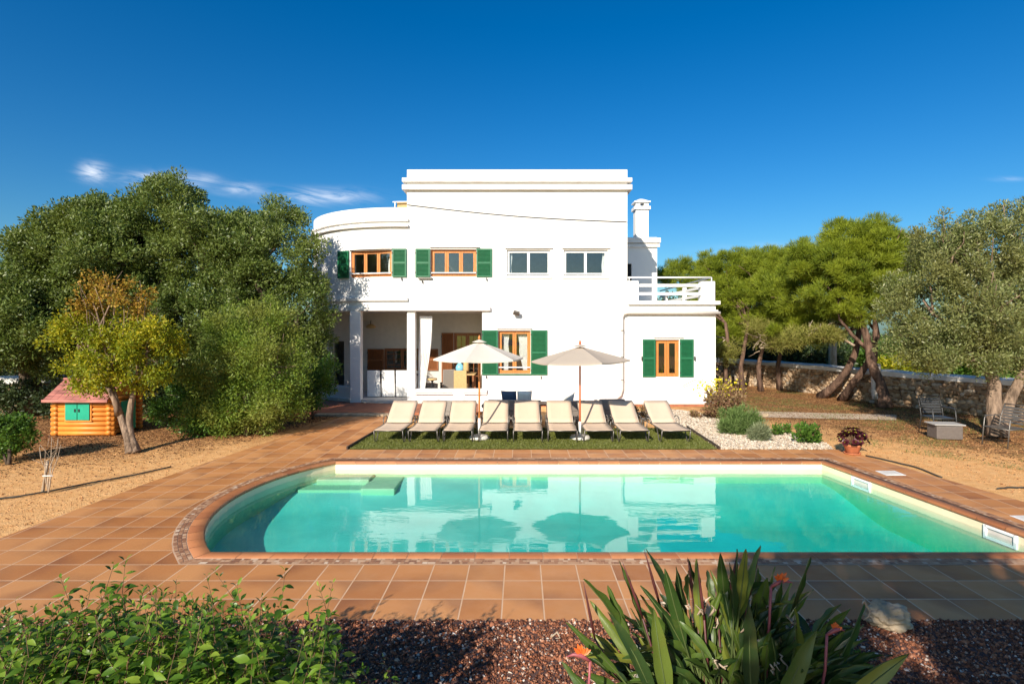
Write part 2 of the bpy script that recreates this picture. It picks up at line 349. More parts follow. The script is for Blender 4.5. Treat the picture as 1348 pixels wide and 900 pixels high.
class MB:
    def __init__(s, xf=None): s.v = []; s.f = []; s.xf = xf; s.sm = []
    def add(s, vs, fs, smooth=False):
        b = len(s.v)
        for p in vs:
            p = Vector(p); s.v.append(tuple(s.xf(p)) if s.xf else tuple(p))
        for f in fs: s.f.append(tuple(b+i for i in f)); s.sm.append(smooth)
        return s
    def box(s, x0, x1, y0, y1, z0, z1):
        v = [(x, y, z) for z in (z0, z1) for y in (y0, y1) for x in (x0, x1)]
        return s.add(v, [(0, 2, 3, 1), (4, 5, 7, 6), (0, 1, 5, 4), (2, 6, 7, 3), (0, 4, 6, 2), (1, 3, 7, 5)])
    def obox(s, c, size, rot=Matrix.Identity(3)):
        h = Vector(size)*0.5; v = []
        for z in (-1, 1):
            for y in (-1, 1):
                for x in (-1, 1): v.append(Vector(c)+rot @ Vector((x*h.x, y*h.y, z*h.z)))
        return s.add(v, [(0, 2, 3, 1), (4, 5, 7, 6), (0, 1, 5, 4), (2, 6, 7, 3), (0, 4, 6, 2), (1, 3, 7, 5)])
    def tube(s, pts, rad, n=8, caps=True):
        pts = [Vector(p) for p in pts]; rs = rad if isinstance(rad, (list, tuple)) else [rad]*len(pts)
        vs = []; up = None
        for i, p in enumerate(pts):
            d = (pts[min(i+1, len(pts)-1)]-pts[max(i-1, 0)]).normalized()
            if up is None:
                up = Vector((0, 0, 1)) if abs(d.z) < 0.9 else Vector((1, 0, 0))
            side = d.cross(up).normalized(); up = side.cross(d).normalized()
            for k in range(n):
                a = 2*math.pi*k/n; vs.append(p+(side*math.cos(a)+up*math.sin(a))*rs[i])
        fs = []
        for i in range(len(pts)-1):
            for k in range(n):
                a, b = i*n+k, i*n+(k+1) % n; fs.append((a, b, b+n, a+n))
        if caps: fs.append(tuple(range(n-1, -1, -1))); fs.append(tuple((len(pts)-1)*n+k for k in range(n)))
        return s.add(vs, fs, True)
    def lathe(s, c, prof, n=20):
        vs = []; fs = []
        for r, z in prof:
            for k in range(n):
                a = 2*math.pi*k/n; vs.append((c[0]+r*math.cos(a), c[1]+r*math.sin(a), c[2]+z))
        for i in range(len(prof)-1):
            for k in range(n):
                a, b = i*n+k, i*n+(k+1) % n; fs.append((a, b, b+n, a+n))
        return s.add(vs, fs, True)
    def prism(s, poly, z0, z1):
        n = len(poly); vs = [(x, y, z0) for x, y in poly]+[(x, y, z1) for x, y in poly]
        fs = [(i, (i+1) % n, (i+1) % n+n, i+n) for i in range(n)]
        tri = tessellate_polygon([[Vector((x, y, 0)) for x, y in poly]])
        for t in tri:
            a, b, c = [Vector((poly[i][0], poly[i][1], 0)) for i in t]
            if (b-a).cross(c-a).z < 0: t = t[::-1]
            fs.append(tuple(i+n for i in t)); fs.append(tuple(t[::-1]))
        return s.add(vs, fs)
    def build(s, name, mat, parent=None, loc=None, bevel=0.0, seg=2):
        me = bpy.data.meshes.new(name); me.from_pydata(s.v, [], s.f)
        me.polygons.foreach_set('use_smooth', s.sm); me.update()
        bm = bmesh.new(); bm.from_mesh(me); bmesh.ops.recalc_face_normals(bm, faces=bm.faces); bm.to_mesh(me); bm.free()
        o = link(name, me, mat, parent, loc)
        if bevel:
            b = o.modifiers.new('Bevel', 'BEVEL'); b.width = bevel; b.segments = seg; b.limit_method = 'ANGLE'; b.angle_limit = R(40)
        return o

def sheet(name, outer, holes, z, mat, kind=None, parent=None):
    loops = [[Vector((x, y, 0)) for x, y in outer]]+[[Vector((x, y, 0)) for x, y in h] for h in holes]
    flat = [p for l in loops for p in l]; fs = []
    for t in tessellate_polygon(loops):
        a, b, c = (flat[i] for i in t)
        fs.append(t if (b-a).cross(c-a).z > 0 else t[::-1])
    me = bpy.data.meshes.new(name); me.from_pydata([(p.x, p.y, z) for p in flat], [], fs); me.update()
    o = link(name, me, mat, parent)
    if kind: o['kind'] = kind
    return o

def offset_poly(pts, d):
    n = len(pts); out = []
    for i in range(n):
        p0, p1, p2 = Vector(pts[i-1]), Vector(pts[i]), Vector(pts[(i+1) % n])
        a = (p1-p0).normalized(); b = (p2-p1).normalized()
        na, nb = Vector((a.y, -a.x)), Vector((b.y, -b.x))      # outward for counter-clockwise
        m = (na+nb).normalized(); out.append(tuple(p1+m*(d/max(0.35, m.dot(na)))))
    return out

# ------------------------------------------------------------------ scatter helpers
def norm(a): return a/np.maximum(np.linalg.norm(a, axis=1, keepdims=True), 1e-9)
def axes(d, roll=None):
    r = rng.normal(size=d.shape) if roll is None else roll
    x = norm(np.cross(d, r)); z = np.cross(x, d); return x, d, z
def scatter(tv, tf, pos, ax, scale, wscale=None):
    tv = np.asarray(tv, float); tf = np.asarray(tf); n = len(pos)
    X, Y, Z = ax; s = scale.reshape(-1, 1, 1); w = s if wscale is None else (scale*wscale).reshape(-1, 1, 1)
    V = pos[:, None, :] + tv[None, :, 0:1]*X[:, None, :]*w + tv[None, :, 1:2]*Y[:, None, :]*s + tv[None, :, 2:3]*Z[:, None, :]*s
    Fc = tf[None]+(np.arange(n)*len(tv))[:, None, None]
    return V.reshape(-1, 3), Fc.reshape(-1, tf.shape[1])
LEAF1 = ([(0, 0, 0), (0.2, 0.45, 0.05), (0, 1, 0), (-0.2, 0.5, 0.05)], [(0, 1, 2, 3)])
BLADE = ([(-0.05, 0, 0), (0.05, 0, 0), (0.02, 1, 0.1), (-0.02, 1, 0.1)], [(0, 1, 2, 3)])
LEAF2 = ([(0, 0, 0), (0.20, 0.28, 0.06), (0.27, 0.52, 0.07), (0.15, 0.80, 0.03), (0, 1, -0.06), (-0.15, 0.80, 0.03), (-0.27, 0.52, 0.07), (-0.20, 0.28, 0.06), (0, 0.28, 0.0), (0, 0.52, 0.01), (0, 0.80, -0.01)],
         [(0, 1, 8, 8), (8, 1, 2, 9), (9, 2, 3, 10), (10, 3, 4, 4), (0, 8, 7, 7), (8, 9, 6, 7), (9, 10, 5, 6), (10, 4, 5, 5)])
def leaf2_mesh(name, V, n):
    tris = []
    for f in LEAF2[1]:
        if f[2] == f[3]: tris.append(f[:3])
        else: tris += [(f[0], f[1], f[2]), (f[0], f[2], f[3])]
    tf = np.array(tris); Fc = tf[None]+(np.arange(n)*11)[:, None, None]
    return np_mesh(name, V, Fc.reshape(-1, 3), True)

def in_lobes(lobes, count, fill=0.35, subr=(0.35, 0.6), per=160, flat=1.0, mid=0.36):
    """leaf anchors gathered in clumps that sit on and inside the lobes; returns positions and outward directions"""
    L = np.array(lobes, float)
    if mid:
        out = [np.concatenate([L[:, :3], L[:, 3:6]*0.72], 1)]
        for q in L:
            m = 11; dd = norm(rng.normal(size=(m, 3))); sc = rng.uniform(mid*0.7, mid*1.25, (m, 1))
            out.append(np.concatenate([q[:3]+dd*q[3:6]*(1.0-sc*0.55), np.repeat(q[None, 3:6], m, 0)*sc], 1))
        L = np.concatenate(out)
    area = (L[:, 3]*L[:, 4]+L[:, 3]*L[:, 5]+L[:, 4]*L[:, 5])
    nsub = max(6, int(count/per)); idx = rng.choice(len(L), nsub, p=area/area.sum())
    d = norm(rng.normal(size=(nsub, 3))); rr = np.where(rng.random(nsub) < fill, rng.uniform(0.3, 0.85, nsub), rng.uniform(0.82, 1.05, nsub))
    c = L[idx, :3]+d*L[idx, 3:6]*rr[:, None]
    # drop clumps buried deep in a different lobe
    keep = np.ones(nsub, bool)
    for j in range(len(L)):
        q = np.linalg.norm((c-L[j, :3])/L[j, 3:6], axis=1); keep &= ~((q < 0.6) & (rng.random(nsub) < 0.85))
    c = c[keep]; d = d[keep]; sr = rng.uniform(subr[0], subr[1], len(c))
    w = sr**2; k = rng.choice(len(c), count, p=w/w.sum())
    dd = norm(rng.normal(size=(count, 3))); r = rng.random(count)**0.45
    off = dd*(r*sr[k])[:, None]; off[:, 2] *= flat
    return c[k]+off, norm(dd*0.8+d[k]*0.5), c

def tree_leaves(lobes, count, size, width=1.0, fill=0.35, subr=(0.35, 0.6), per=160, up=0.3, droop=0.0, rand=0.7, tmpl=LEAF1, flat=1.0):
    p, o, c = in_lobes(lobes, count, fill, subr, per, flat)
    d = o+rng.normal(size=o.shape)*rand; d[:, 2] += up-droop; d = norm(d)
    ax = axes(d)
    s = rng.uniform(0.7, 1.3, count)*size
    return scatter(tmpl[0], tmpl[1], p, ax, s, np.full(count, width)), c

def bend(a, b, k=5, j=0.12):
    a, b = Vector(a), Vector(b); L = (b-a).length; out = []
    o = Vector((0, 0, 0))
    for i in range(k+1):
        t = i/k
        if 0 < i < k: o = Vector((random.uniform(-1, 1), random.uniform(-1, 1), random.uniform(-0.4, 0.4)))*L*j*math.sin(t*math.pi)
        else: o = Vector((0, 0, 0))
        out.append(a.lerp(b, t)+o)
    return out
def taper(r0, r1, n): return [r0+(r1-r0)*i/(n-1) for i in range(n)]

def tree(name, base, label, cat, lobes, count, size, leaf, bark, trunks, group=None, branches=2, twig_r=0.03, split=None, **kw):
    """trunks: list of (points, r0, r1); limbs run from the trunk ends to the lobe centres"""
    root = thing(name, base, label, cat, group)
    mb = MB(); ends = []
    for pts, r0, r1 in trunks:
        pts = [Vector(p) for p in pts]; sm = []
        for i in range(len(pts)-1):
            for t in (0, 0.5): sm.append(pts[i].lerp(pts[i+1], t))
        sm.append(pts[-1])
        for i in range(1, len(sm)-1): sm[i] = (sm[i-1]+sm[i]*2+sm[i+1])/4 + Vector((random.uniform(-1, 1), random.uniform(-1, 1), 0))*r0*0.15
        rs = taper(r0, r1, len(sm)); rs[0] *= 1.25
        mb.tube(sm, rs, 10); ends.append((pts[-1], r1))
    mb.build('trunk', bark, root)
    lb = MB()
    for l in lobes:
        c = Vector(l[:3]); e, r = min(ends, key=lambda q: (q[0]-c).length)
        pts = bend(e, c, 5, 0.10); lb.tube(pts, taper(r*0.75, twig_r, 6), 7)
        for _ in range(branches):
            d = Vector((random.gauss(0, 1), random.gauss(0, 1), random.gauss(0.3, 1))).normalized()
            e2 = c+Vector((d.x*l[3], d.y*l[4], d.z*l[5]))*0.9
            lb.tube(bend(pts[random.choice((2, 3, 4))], e2, 4, 0.1), taper(max(twig_r*1.2, r*0.3), twig_r*0.4, 5), 5)
    lb.build('limbs', bark, root)
    if split is None:
        (V, Fc), c = tree_leaves(lobes, count, size, **kw)
        link('crown', np_mesh('crown', V, Fc), leaf, root)
    else:
        for lob, cnt, lf in split:
            (V, Fc), c = tree_leaves(lob, cnt, size, **kw)
            link('crown', np_mesh('crown', V, Fc), lf, root)
    return root

# ================================================================== SETTING
# ---- pool outline (counter-clockwise)
near, far_y = 6.70, 11.22
pool = [(-3.74, near)]
pool += [(-3.74+(6.66+3.74)*i/26, near) for i in range(1, 26)]
pool += [(6.66, near)]
pool += [(6.66-0.61*i/11, near+(far_y-near)*i/11) for i in range(1, 11)]
pool += [(6.05, far_y)]
pool += [(6.05-(6.05+3.74)*i/24, far_y) for i in range(1, 24)]
cy0, rr = (near+far_y)/2, 3.42
a0 = math.asin((far_y-cy0)/rr); xoff = -3.74+rr*math.cos(a0)
for i in range(0, 19):
    a = math.pi-a0+2*a0*i/18
    if i < 18: pool.append((xoff+rr*math.cos(a), cy0+rr*math.sin(a)))
ring_in = pool; ring_c = offset_poly(pool, 0.185); ring_o = offset_poly(pool, 0.34)

BIG = [(-60, -14), (70, -14), (160, 300), (-160, 300)]
sheet('ground', BIG, [offset_poly(pool, 0.1)], -0.012, 'ground', 'structure')
deck_out = [(-6.95, 5.15), (8.35, 5.15), (7.8, 8.65), (7.2, 11.87), (7.08, 12.36), (-3.85, 12.36), (-3.72, 14.9), (-3.6, 17.25), (-5.4, 17.25), (-5.74, 14.7), (-6.31, 11.1), (-6.5, 9.67), (-6.69, 7.15)]
sheet('pool_deck', deck_out, [ring_o], 0.0, 'tiles', 'structure')
turf_poly = [(-3.82, 12.37), (4.36, 12.37), (4.42, 14.95), (-3.70, 14.95)]
sheet('artificial_lawn', turf_poly, [], 0.004, 'turf', 'structure')
bed_poly = [(4.40, 12.37), (6.95, 12.37), (7.1, 13.0), (6.9, 14.2), (6.3, 15.6), (6.0, 17.2), (5.2, 18.2), (4.4, 18.4), (3.6, 17.6), (4.45, 15.0)]
sheet('pale_gravel_bed', bed_poly, [], 0.004, 'white_bed', 'structure')
sheet('lava_gravel_bed', [(-8, 1.0), (9, 1.0), (9, 5.14), (-8, 5.14)], [], 0.000, 'lava_bed', 'structure')
pth = [G(985, 541), G(1180, 546), G(1180, 553), G(1000, 549)]
sheet('garden_path', [(p.x, p.y) for p in pth], [], 0.006, 'pathstone', 'structure')

# ---- pool basin
pool_t = thing('swimming_pool', (1.3, 9, 0), 'turquoise swimming pool with a rounded left end and terracotta tiled rim', 'pool')
def floor_z(x): 
    t = min(1, max(0, (x+3.0)/7.0)); return -0.15-(0.36+0.26*t*t*(3-2*t))
mb = MB(); n = len(pool)
for i in range(n):
    a, b = pool[i], pool[(i+1) % n]
    za, zb = floor_z(a[0])-0.01, floor_z(b[0])-0.01
    mb.add([(a[0], a[1], za), (b[0], b[1], zb), (b[0], b[1], -0.012), (a[0], a[1], -0.012)], [(0, 1, 2, 3)])
mb.build('pool_wall', 'cream_plaster', pool_t)
# sloping floor as a clipped grid
mb = MB(); gx = np.linspace(-4.8, 6.8, 60); gy = np.linspace(6.6, 11.3, 30)
def fz(x, y):
    t = min(1, max(0, (y-9.4)/1.85)); z = floor_z(x); return z-(z+0.15)*0.55*t*t*(3-2*t)
for i in range(len(gx)-1):
    for j in range(len(gy)-1):
        q = [(gx[i], gy[j]), (gx[i+1], gy[j]), (gx[i+1], gy[j+1]), (gx[i], gy[j+1])]
        mb.add([(x, y, fz(x, y)) for x, y in q], [(0, 1, 2, 3)], True)
mb.build('pool_floor', 'pale_plaster', pool_t)
# corner steps
for k, (xa, xb, ya, zt) in enumerate([(-4.02, -2.95, 10.80, -0.24), (-4.25, -2.75, 10.45, -0.34), (-4.4, -2.6, 10.1, -0.44)]):
    mb = MB(); mb.box(xa+0.05, xb, ya, far_y-0.003-0.002*k, floor_z(xa)-0.05, zt-0.002*k); mb.build('pool_step', 'cream_plaster', pool_t, bevel=0.02)
mb = MB(); mb.box(-2.98, -2.35, 10.35, far_y-0.008, -0.6, -0.29)
mb.build('step_block', 'cream_plaster', pool_t, bevel=0.02)
# rounded coping made of single pieces
def piece_ring(name, prof, A, B, maxlen, gap, mat, parent, rnd=None):
    """prof: list of (t, z), t from A (0) to B (1)"""
    mb = MB(); n = len(A)
    runs = []; i = 0
    for i in range(n):
        a0_, a1_ = Vector(A[i]), Vector(A[(i+1) % n]); b0_, b1_ = Vector(B[i]), Vector(B[(i+1) % n])
        L = (a1_-a0_).length; m = max(1, round(L/maxlen))
        for k in range(m):
            t0, t1 = k/m+gap/L/2, (k+1)/m-gap/L/2
            vs = []
            for t in (t0, t1):
                for u, z in prof:
                    p = a0_.lerp(a1_, t).lerp(b0_.lerp(b1_, t), u); vs.append((p.x, p.y, z))
            c = len(prof); mb.add(vs, [(q, q+c, q+c+1, q+1) for q in range(c-1)], len(prof) > 4)
    return mb.build(name, mat, parent)
inn = offset_poly(pool, -0.02)
piece_ring('coping', [(0.12, -0.055), (0.02, -0.04), (0.0, -0.02), (0.03, -0.004), (0.10, 0.006), (1.0, 0.008), (1.0, -0.01)], inn, offset_poly(pool, 0.180), 0.402, 0.007, 'coping', pool_t)
mbg = MB(); q0, q1 = offset_poly(pool, 0.0), offset_poly(pool, 0.345)
for i in range(n):
    j = (i+1) % n; mbg.add([(*q0[i], 0.003), (*q0[j], 0.003), (*q1[j], 0.003), (*q1[i], 0.003)], [(0, 1, 2, 3)])
mbg.build('grout_bed', 'grout', pool_t)
mb = MB()
for row in range(3):
    A, B = offset_poly(pool, 0.192+row*0.048), offset_poly(pool, 0.192+row*0.048+0.042)
    for i in range(n):
        a_, b_, c_, d_ = Vector(A[i]), Vector(A[(i+1) % n]), Vector(B[i]), Vector(B[(i+1) % n]); L = (b_-a_).length; t = 0
        while t < 1:
            w = random.choice((0.03, 0.045, 0.06, 0.09))/L; t1 = min(1, t+w)
            if t1-t > 0.012/L:
                vs = [a_.lerp(b_, t), a_.lerp(b_, t1-0.005/L), c_.lerp(d_, t1-0.005/L), c_.lerp(d_, t)]
                mb.add([(v.x, v.y, 0.007) for v in vs], [(0, 1, 2, 3)])
            t = t1
mb.build('mosaic_border', 'mosaic', pool_t)
# skimmers in the right wall
dirR = Vector((-0.61, far_y-near, 0)).normalized(); nR = Vector((dirR.y, -dirR.x, 0))    # nR points away from the water
def rightwall(y): return Vector((6.66-0.61*(y-near)/(far_y-near), y, 0))
for y in (10.15, 7.60):
    c = rightwall(y); rot = Matrix((dirR, nR, Vector((0, 0, 1)))).transposed()
    mb = MB()
    w, hh, zc = 0.42, 0.15, -0.145
    for du, dz, su, sz in ((0, hh/2, w, 0.035), (0, -hh/2, w, 0.035), (-w/2, 0, 0.045, hh+0.035), (w/2, 0, 0.045, hh+0.035)):
        mb.obox(c+dirR*du+Vector((0, 0, zc+dz))-nR*0.012, (su, 0.03, sz), rot)
    sk = mb.build('skimmer', 'white_metal', pool_t, bevel=0.005)
    mb = MB(); mb.obox(c+Vector((0, 0, zc))-nR*0.002, (w-0.05, 0.006, hh-0.03), rot); mb.build('skimmer_flap', 'pipe', sk)
for y, s, lb in ((10.25, 0.36, 'square white skimmer lid let into the tiles, the farther of two'), (7.75, 0.36, 'white skimmer lid in the tiles at the right edge of the photo, the nearer one')):
    c = rightwall(y)+nR*0.62; c.x += 0.05
    t_ = thing('skimmer_lid', (c.x, c.y, 0.004), lb, 'lid', 'skimmer lids in the deck')
    MB().obox(c+Vector((0, 0, 0.007)), (s, s*0.9, 0.006)).build('cover', 'white_metal', t_, bevel=0.002)
    MB().obox(c+Vector((0, 0, 0.011)), (s*0.8, s*0.72, 0.004)).build('inner_plate', 'concrete', t_)
# water body
mb = MB(); wp = offset_poly(pool, 0.015); mb.prism(wp, -0.9, -0.15)
w = mb.build('pool_water', 'water'); w['kind'] = 'structure'

# ---- turf blades
def poly_sample(poly, n):
    xs = [p[0] for p in poly]; ys = [p[1] for p in poly]; out = []
    P_ = np.array(poly)
    while sum(len(o) for o in out) < n:
        q = np.stack([rng.uniform(min(xs), max(xs), n), rng.uniform(min(ys), max(ys), n)], 1)
        ins = np.zeros(n, bool); j = len(P_)-1
        for i in range(len(P_)):
            yi, yj, xi, xj = P_[i, 1], P_[j, 1], P_[i, 0], P_[j, 0]
            cond = ((yi > q[:, 1]) != (yj > q[:, 1])) & (q[:, 0] < (xj-xi)*(q[:, 1]-yi)/((yj-yi) if yj != yi else 1e-9)+xi)
            ins ^= cond; j = i
        out.append(q[ins])
    return np.concatenate(out)[:n]
def blades(name, poly, n, size, mat, label, wid=1.6, z=0.0, lean=0.35, mask=None):
    q = poly_sample(poly, n)
    if mask is not None: q = q[mask(q)]
    n = len(q)
    p = np.column_stack([q, np.full(n, z)]); d = rng.normal(size=(n, 3))*lean; d[:, 2] = 1
    V, Fc = scatter(BLADE[0], BLADE[1], p, axes(norm(d)), rng.uniform(0.6, 1.4, n)*size, np.full(n, wid))
    return tag(link(name, np_mesh(name, V, Fc), mat), label, 'grass', kind='stuff')
blades('turf_grass', turf_poly, 70000, 0.03, 'turf_blade', 'short artificial grass blades under the sun loungers', 2.5, 0.004, 0.6)

OCT_V = [(1, 0, 0), (-0.9, 0.1, 0), (0, 1, 0.1), (0.1, -1, 0), (0, 0, 0.75), (0.1, 0, -0.6)]
OCT_F = [(0, 2, 4), (2, 1, 4), (1, 3, 4), (3, 0, 4), (2, 0, 5), (1, 2, 5), (3, 1, 5), (0, 3, 5)]
def cubeish():
    v = []; 
    for z in (-0.55, 0.55):
        for x, y in ((-0.8, -0.7), (0.75, -0.8), (0.85, 0.7), (-0.7, 0.8)): v.append((x, y, z))
    v += [(0, 0, 0.8)]
    f = [(0, 1, 5), (0, 5, 4), (1, 2, 6), (1, 6, 5), (2, 3, 7), (2, 7, 6), (3, 0, 4), (3, 4, 7), (4, 5, 8), (5, 6, 8), (6, 7, 8), (7, 4, 8)]
    return v, f
def pebbles(name, poly, n, size, mat, label, z=0.0, cat='gravel', mask=None, flat=0.6):
    q = poly_sample(poly, n)
    if mask is not None: q = q[mask(q)]
    n = len(q); p = np.column_stack([q, z+rng.uniform(-0.2, 0.5, n)*size])
    d = norm(rng.normal(size=(n, 3))); tv, tf = cubeish(); tv = np.array(tv); tv[:, 2] *= flat
    V, Fc = scatter(tv, tf, p, axes(d), size*rng.lognormal(0, 0.35, n), rng.uniform(0.6, 1.1, n))
    return tag(link(name, np_mesh(name, V, Fc), mat), label, cat, kind='stuff')
pebbles('lava_gravel', [(-3.3, 3.6), (4.6, 3.6), (5.2, 5.15), (-5, 5.15)], 46000, 0.0105, 'lava_pebble', 'reddish brown lava gravel scattered with white chips in front of the tiles', 0.0)
pebbles('pale_gravel', bed_poly, 26000, 0.016, 'pale_pebble', 'pale beige gravel covering the bed right of the loungers', 0.006)
litter_l = [(-16, 9.5), (-7.5, 9.8), (-5.9, 15.5), (-5.6, 17.2), (-8.5, 18), (-19, 17.5)]
def lm(q): return rng.random(len(q)) < np.clip((q[:, 1]*1.0-q[:, 0]*0.55-14.8)/3.2, 0.03, 1)
def leafl(name, poly, n, size, mat, label, mask):
    q = poly_sample(poly, n); q = q[mask(q)]; n = len(q)
    p = np.column_stack([q, np.full(n, 0.004)]); d = rng.normal(size=(n, 3)); d[:, 2] *= 0.25
    V, Fc = scatter(LEAF1[0], LEAF1[1], p, axes(norm(d)), size*rng.uniform(0.6, 1.4, n), np.full(n, 1.8))
    V[:, 2] = np.maximum(V[:, 2], -0.006)
    return tag(link(name, np_mesh(name, V, Fc), mat), label, 'leaf litter', kind='stuff')
leafl('leaf_litter', litter_l, 40000, 0.034, 'litter', 'brown dry leaves strewn over the sand around the playhouse', lm)
yard_r = [(7.3, 12.5), (7.9, 9.0), (12.5, 9.0), (16, 14), (14.5, 17), (10, 26), (7.2, 26), (7, 17), (7, 14)]
def rm(q): return rng.random(len(q)) < np.clip((q[:, 0]+q[:, 1]*0.75-17.6)/3.4, 0.015, 1)
leafl('leaf_litter', yard_r, 46000, 0.032, 'litter', 'brown dry leaves strewn under the pines and the olive tree', rm)
cl = rng.uniform([7.5, 10], [15, 24], (60, 2))
def gm_(q):
    d = np.min(np.linalg.norm(q[:, None, :]-cl[None], axis=2), axis=1)
    return (rng.random(len(q)) < np.clip(1.0-d/0.7, 0, 1)) & (q[:, 0]+q[:, 1]*0.75 > 17.4)
blades('ground_grass', yard_r, 80000, 0.045, 'grass', 'sparse green and yellow grass patches in the yard at the right', 1.5, -0.01, 0.6, gm_)
pebbles('sand_pebbles', [(-12, 7.5), (-6.8, 7.4), (-6.0, 14), (-8, 15), (-15, 14)], 8000, 0.008, 'sand_pebble', 'small stones scattered over the sand left of the deck', -0.01)
pebbles('sand_pebbles', [(7.4, 12), (8.2, 8.6), (12, 9), (14, 14), (10, 16)], 6000, 0.008, 'sand_pebble', 'small stones scattered over the sand right of the deck', -0.01)

# edging boards of the lawn
for a, b, lb in (((-3.86, 12.36), (-3.72, 15.0), 'low dark edging board along the left side of the artificial lawn'), ((4.40, 12.36), (4.46, 15.0), 'low dark edging board between the artificial lawn and the pale gravel')):
    a, b = Vector((*a, 0)), Vector((*b, 0)); d = (b-a); rot = Matrix.Rotation(math.atan2(d.y, d.x), 3, 'Z')
    tag(MB().obox((a+b)/2+Vector((0, 0, 0.03)), (d.length, 0.035, 0.07), rot).build('edging_board', 'edging', None, a, 0.004), lb, 'edging board', 'edging boards of the lawn')

# ================================================================== HOUSE
YF = 19.4; S = F/YF
def hx(px): return (px-CX)/S
def hz(py): return H-(py-CY)/S
CXC, CYC, CR = -4.3, YF+4.2, 4.2
def path_pt(s, off=0.0):
    """s: X along the straight front; s < CXC continues round the curve (arc length); off = outward"""
    if s >= CXC: return Vector((s, YF-off, 0))
    th = (CXC-s)/CR
    return Vector((CXC-(CR+off)*math.sin(th), CYC-(CR+off)*math.cos(th), 0))
house = thing('white_villa', (0, YF, 0), 'white two storey villa with a curved left front and green shutters', 'house')

def grid_wall(name, ss, zs, solid, thick=0.28, mat='stucco', parent=house, ptf=path_pt):
    mb = MB(); ns, nz = len(ss)-1, len(zs)-1
    sol = lambda i, j: 0 <= i < ns and 0 <= j < nz and solid((ss[i]+ss[i+1])/2, (zs[j]+zs[j+1])/2)
    def pt(i, j, k): p = ptf(ss[i], -thick*k); return (p.x, p.y, zs[j])
    for i in range(ns):
        for j in range(nz):
            if not sol(i, j): continue
            for k in (0, 1): mb.add([pt(i, j, k), pt(i+1, j, k), pt(i+1, j+1, k), pt(i, j+1, k)], [(0, 1, 2, 3) if k == 0 else (3, 2, 1, 0)])
            if not sol(i-1, j): mb.add([pt(i, j, 0), pt(i, j, 1), pt(i, j+1, 1), pt(i, j+1, 0)], [(3, 2, 1, 0)])
            if not sol(i+1, j): mb.add([pt(i+1, j, 0), pt(i+1, j, 1), pt(i+1, j+1, 1), pt(i+1, j+1, 0)], [(0, 1, 2, 3)])
            if not sol(i, j-1): mb.add([pt(i, j, 0), pt(i+1, j, 0), pt(i+1, j, 1), pt(i, j, 1)], [(0, 1, 2, 3)])
            if not sol(i, j+1): mb.add([pt(i, j+1, 0), pt(i+1, j+1, 0), pt(i+1, j+1, 1), pt(i, j+1, 1)], [(3, 2, 1, 0)])
    me = bpy.data.meshes.new(name); me.from_pydata(mb.v, [], mb.f)
    bm = bmesh.new(); bm.from_mesh(me); bmesh.ops.remove_doubles(bm, verts=bm.verts, dist=1e-5); bmesh.ops.recalc_face_normals(bm, faces=bm.faces); bm.to_mesh(me); bm.free()
    return link(name, me, mat, parent)

XL, XR, XW, XP = hx(535.8), hx(825.8), hx(942), hx(634.7)
ZPAR, ZCUR, ZOPEN, ZTER = hz(223.4), hz(273), hz(409.3), hz(396.5)
# curved window: arc stretch
th0, th1 = 0.048, 0.43
sW0, sW1 = CXC-th1*CR, CXC-th0*CR
wins = {  # name: (s0, s1, z0, z1)
    'curve': (sW0, sW1, hz(364.2), hz(329)),
    'up2': (hx(567), hx(627), hz(364), hz(328.2)),
    'up3': (hx(667), hx(724.5), hz(364.7), hz(329)),
    'up4': (hx(742), hx(800), hz(364.7), hz(329)),
    'low': (hx(656), hx(698.4), hz(491.8), hz(435)),
    'wing': (hx(863), hx(894.3), hz(496), hz(447)),
}
ss = sorted(set([CXC-CR*math.pi/2*i/26 for i in range(27)]+[XL, XR, XW, XP]+[w[0] for w in wins.values()]+[w[1] for w in wins.values()]))
zs = sorted(set([-0.1, ZOPEN, ZTER, ZCUR, ZPAR]+[w[2] for w in wins.values()]+[w[3] for w in wins.values()]))
def solid(s, z):
    for a, b, c, d in wins.values():
        if a < s < b and c < z < d: return False
    if z < ZOPEN: return s > XP
    if s > XR: return z < ZTER
    if z > ZCUR: return s > XL
    return True
grid_wall('wall', ss, zs, solid)
BK = 27.5
class _Each:
    def box(s, *q): MB().box(*q).build('outer_wall', 'stucco', house)
mb = _Each()
mb.box(XL+0.002, XL+0.25, YF+0.283, BK, ZCUR-0.3, ZPAR-0.002)             # tall block, left cheek
mb.box(XR-0.25, XR-0.002, YF+0.283, BK, ZTER-0.6, ZPAR-0.002)
mb.box(XL+0.002, XR-0.002, BK+0.003, BK+0.25, -0.1, ZPAR-0.002)
mb.box(XW-0.28, XW-0.002, YF+0.283, BK, -0.1, ZTER)
mb.box(XR, XW-0.002, BK+0.003, BK+0.25, -0.1, ZTER)
mb.box(-8.49, -8.25, CYC+0.003, BK, -0.1, ZCUR-0.003)
mb.box(-8.49, XL, BK+0.003, BK+0.25, -0.1, ZCUR-0.003)
arc = [(path_pt(CXC-CR*math.pi/2*i/20, -0.29).x, path_pt(CXC-CR*math.pi/2*i/20, -0.29).y) for i in range(21)]
mb = MB()
mb.box(XL+0.255, XR-0.255, YF+0.285, BK, ZPAR-0.62, ZPAR-0.45)
mb.prism([(XL+0.1, YF+0.29)]+arc+[(-8.2, BK), (XL+0.1, BK)], ZCUR-0.62, ZCUR-0.45)
mb.build('roof', 'stucco', house)
mb = MB(); mb.box(XL+0.11, XW-0.285, YF+0.286, BK-0.01, ZTER-0.35, ZTER-0.02); mb.prism([(XL+0.1, YF+0.286)]+arc+[(-8.2, BK), (XL+0.1, BK)], ZOPEN+0.001, ZOPEN+0.25)
mb.build('floor_slab', 'indoor_wall', house)
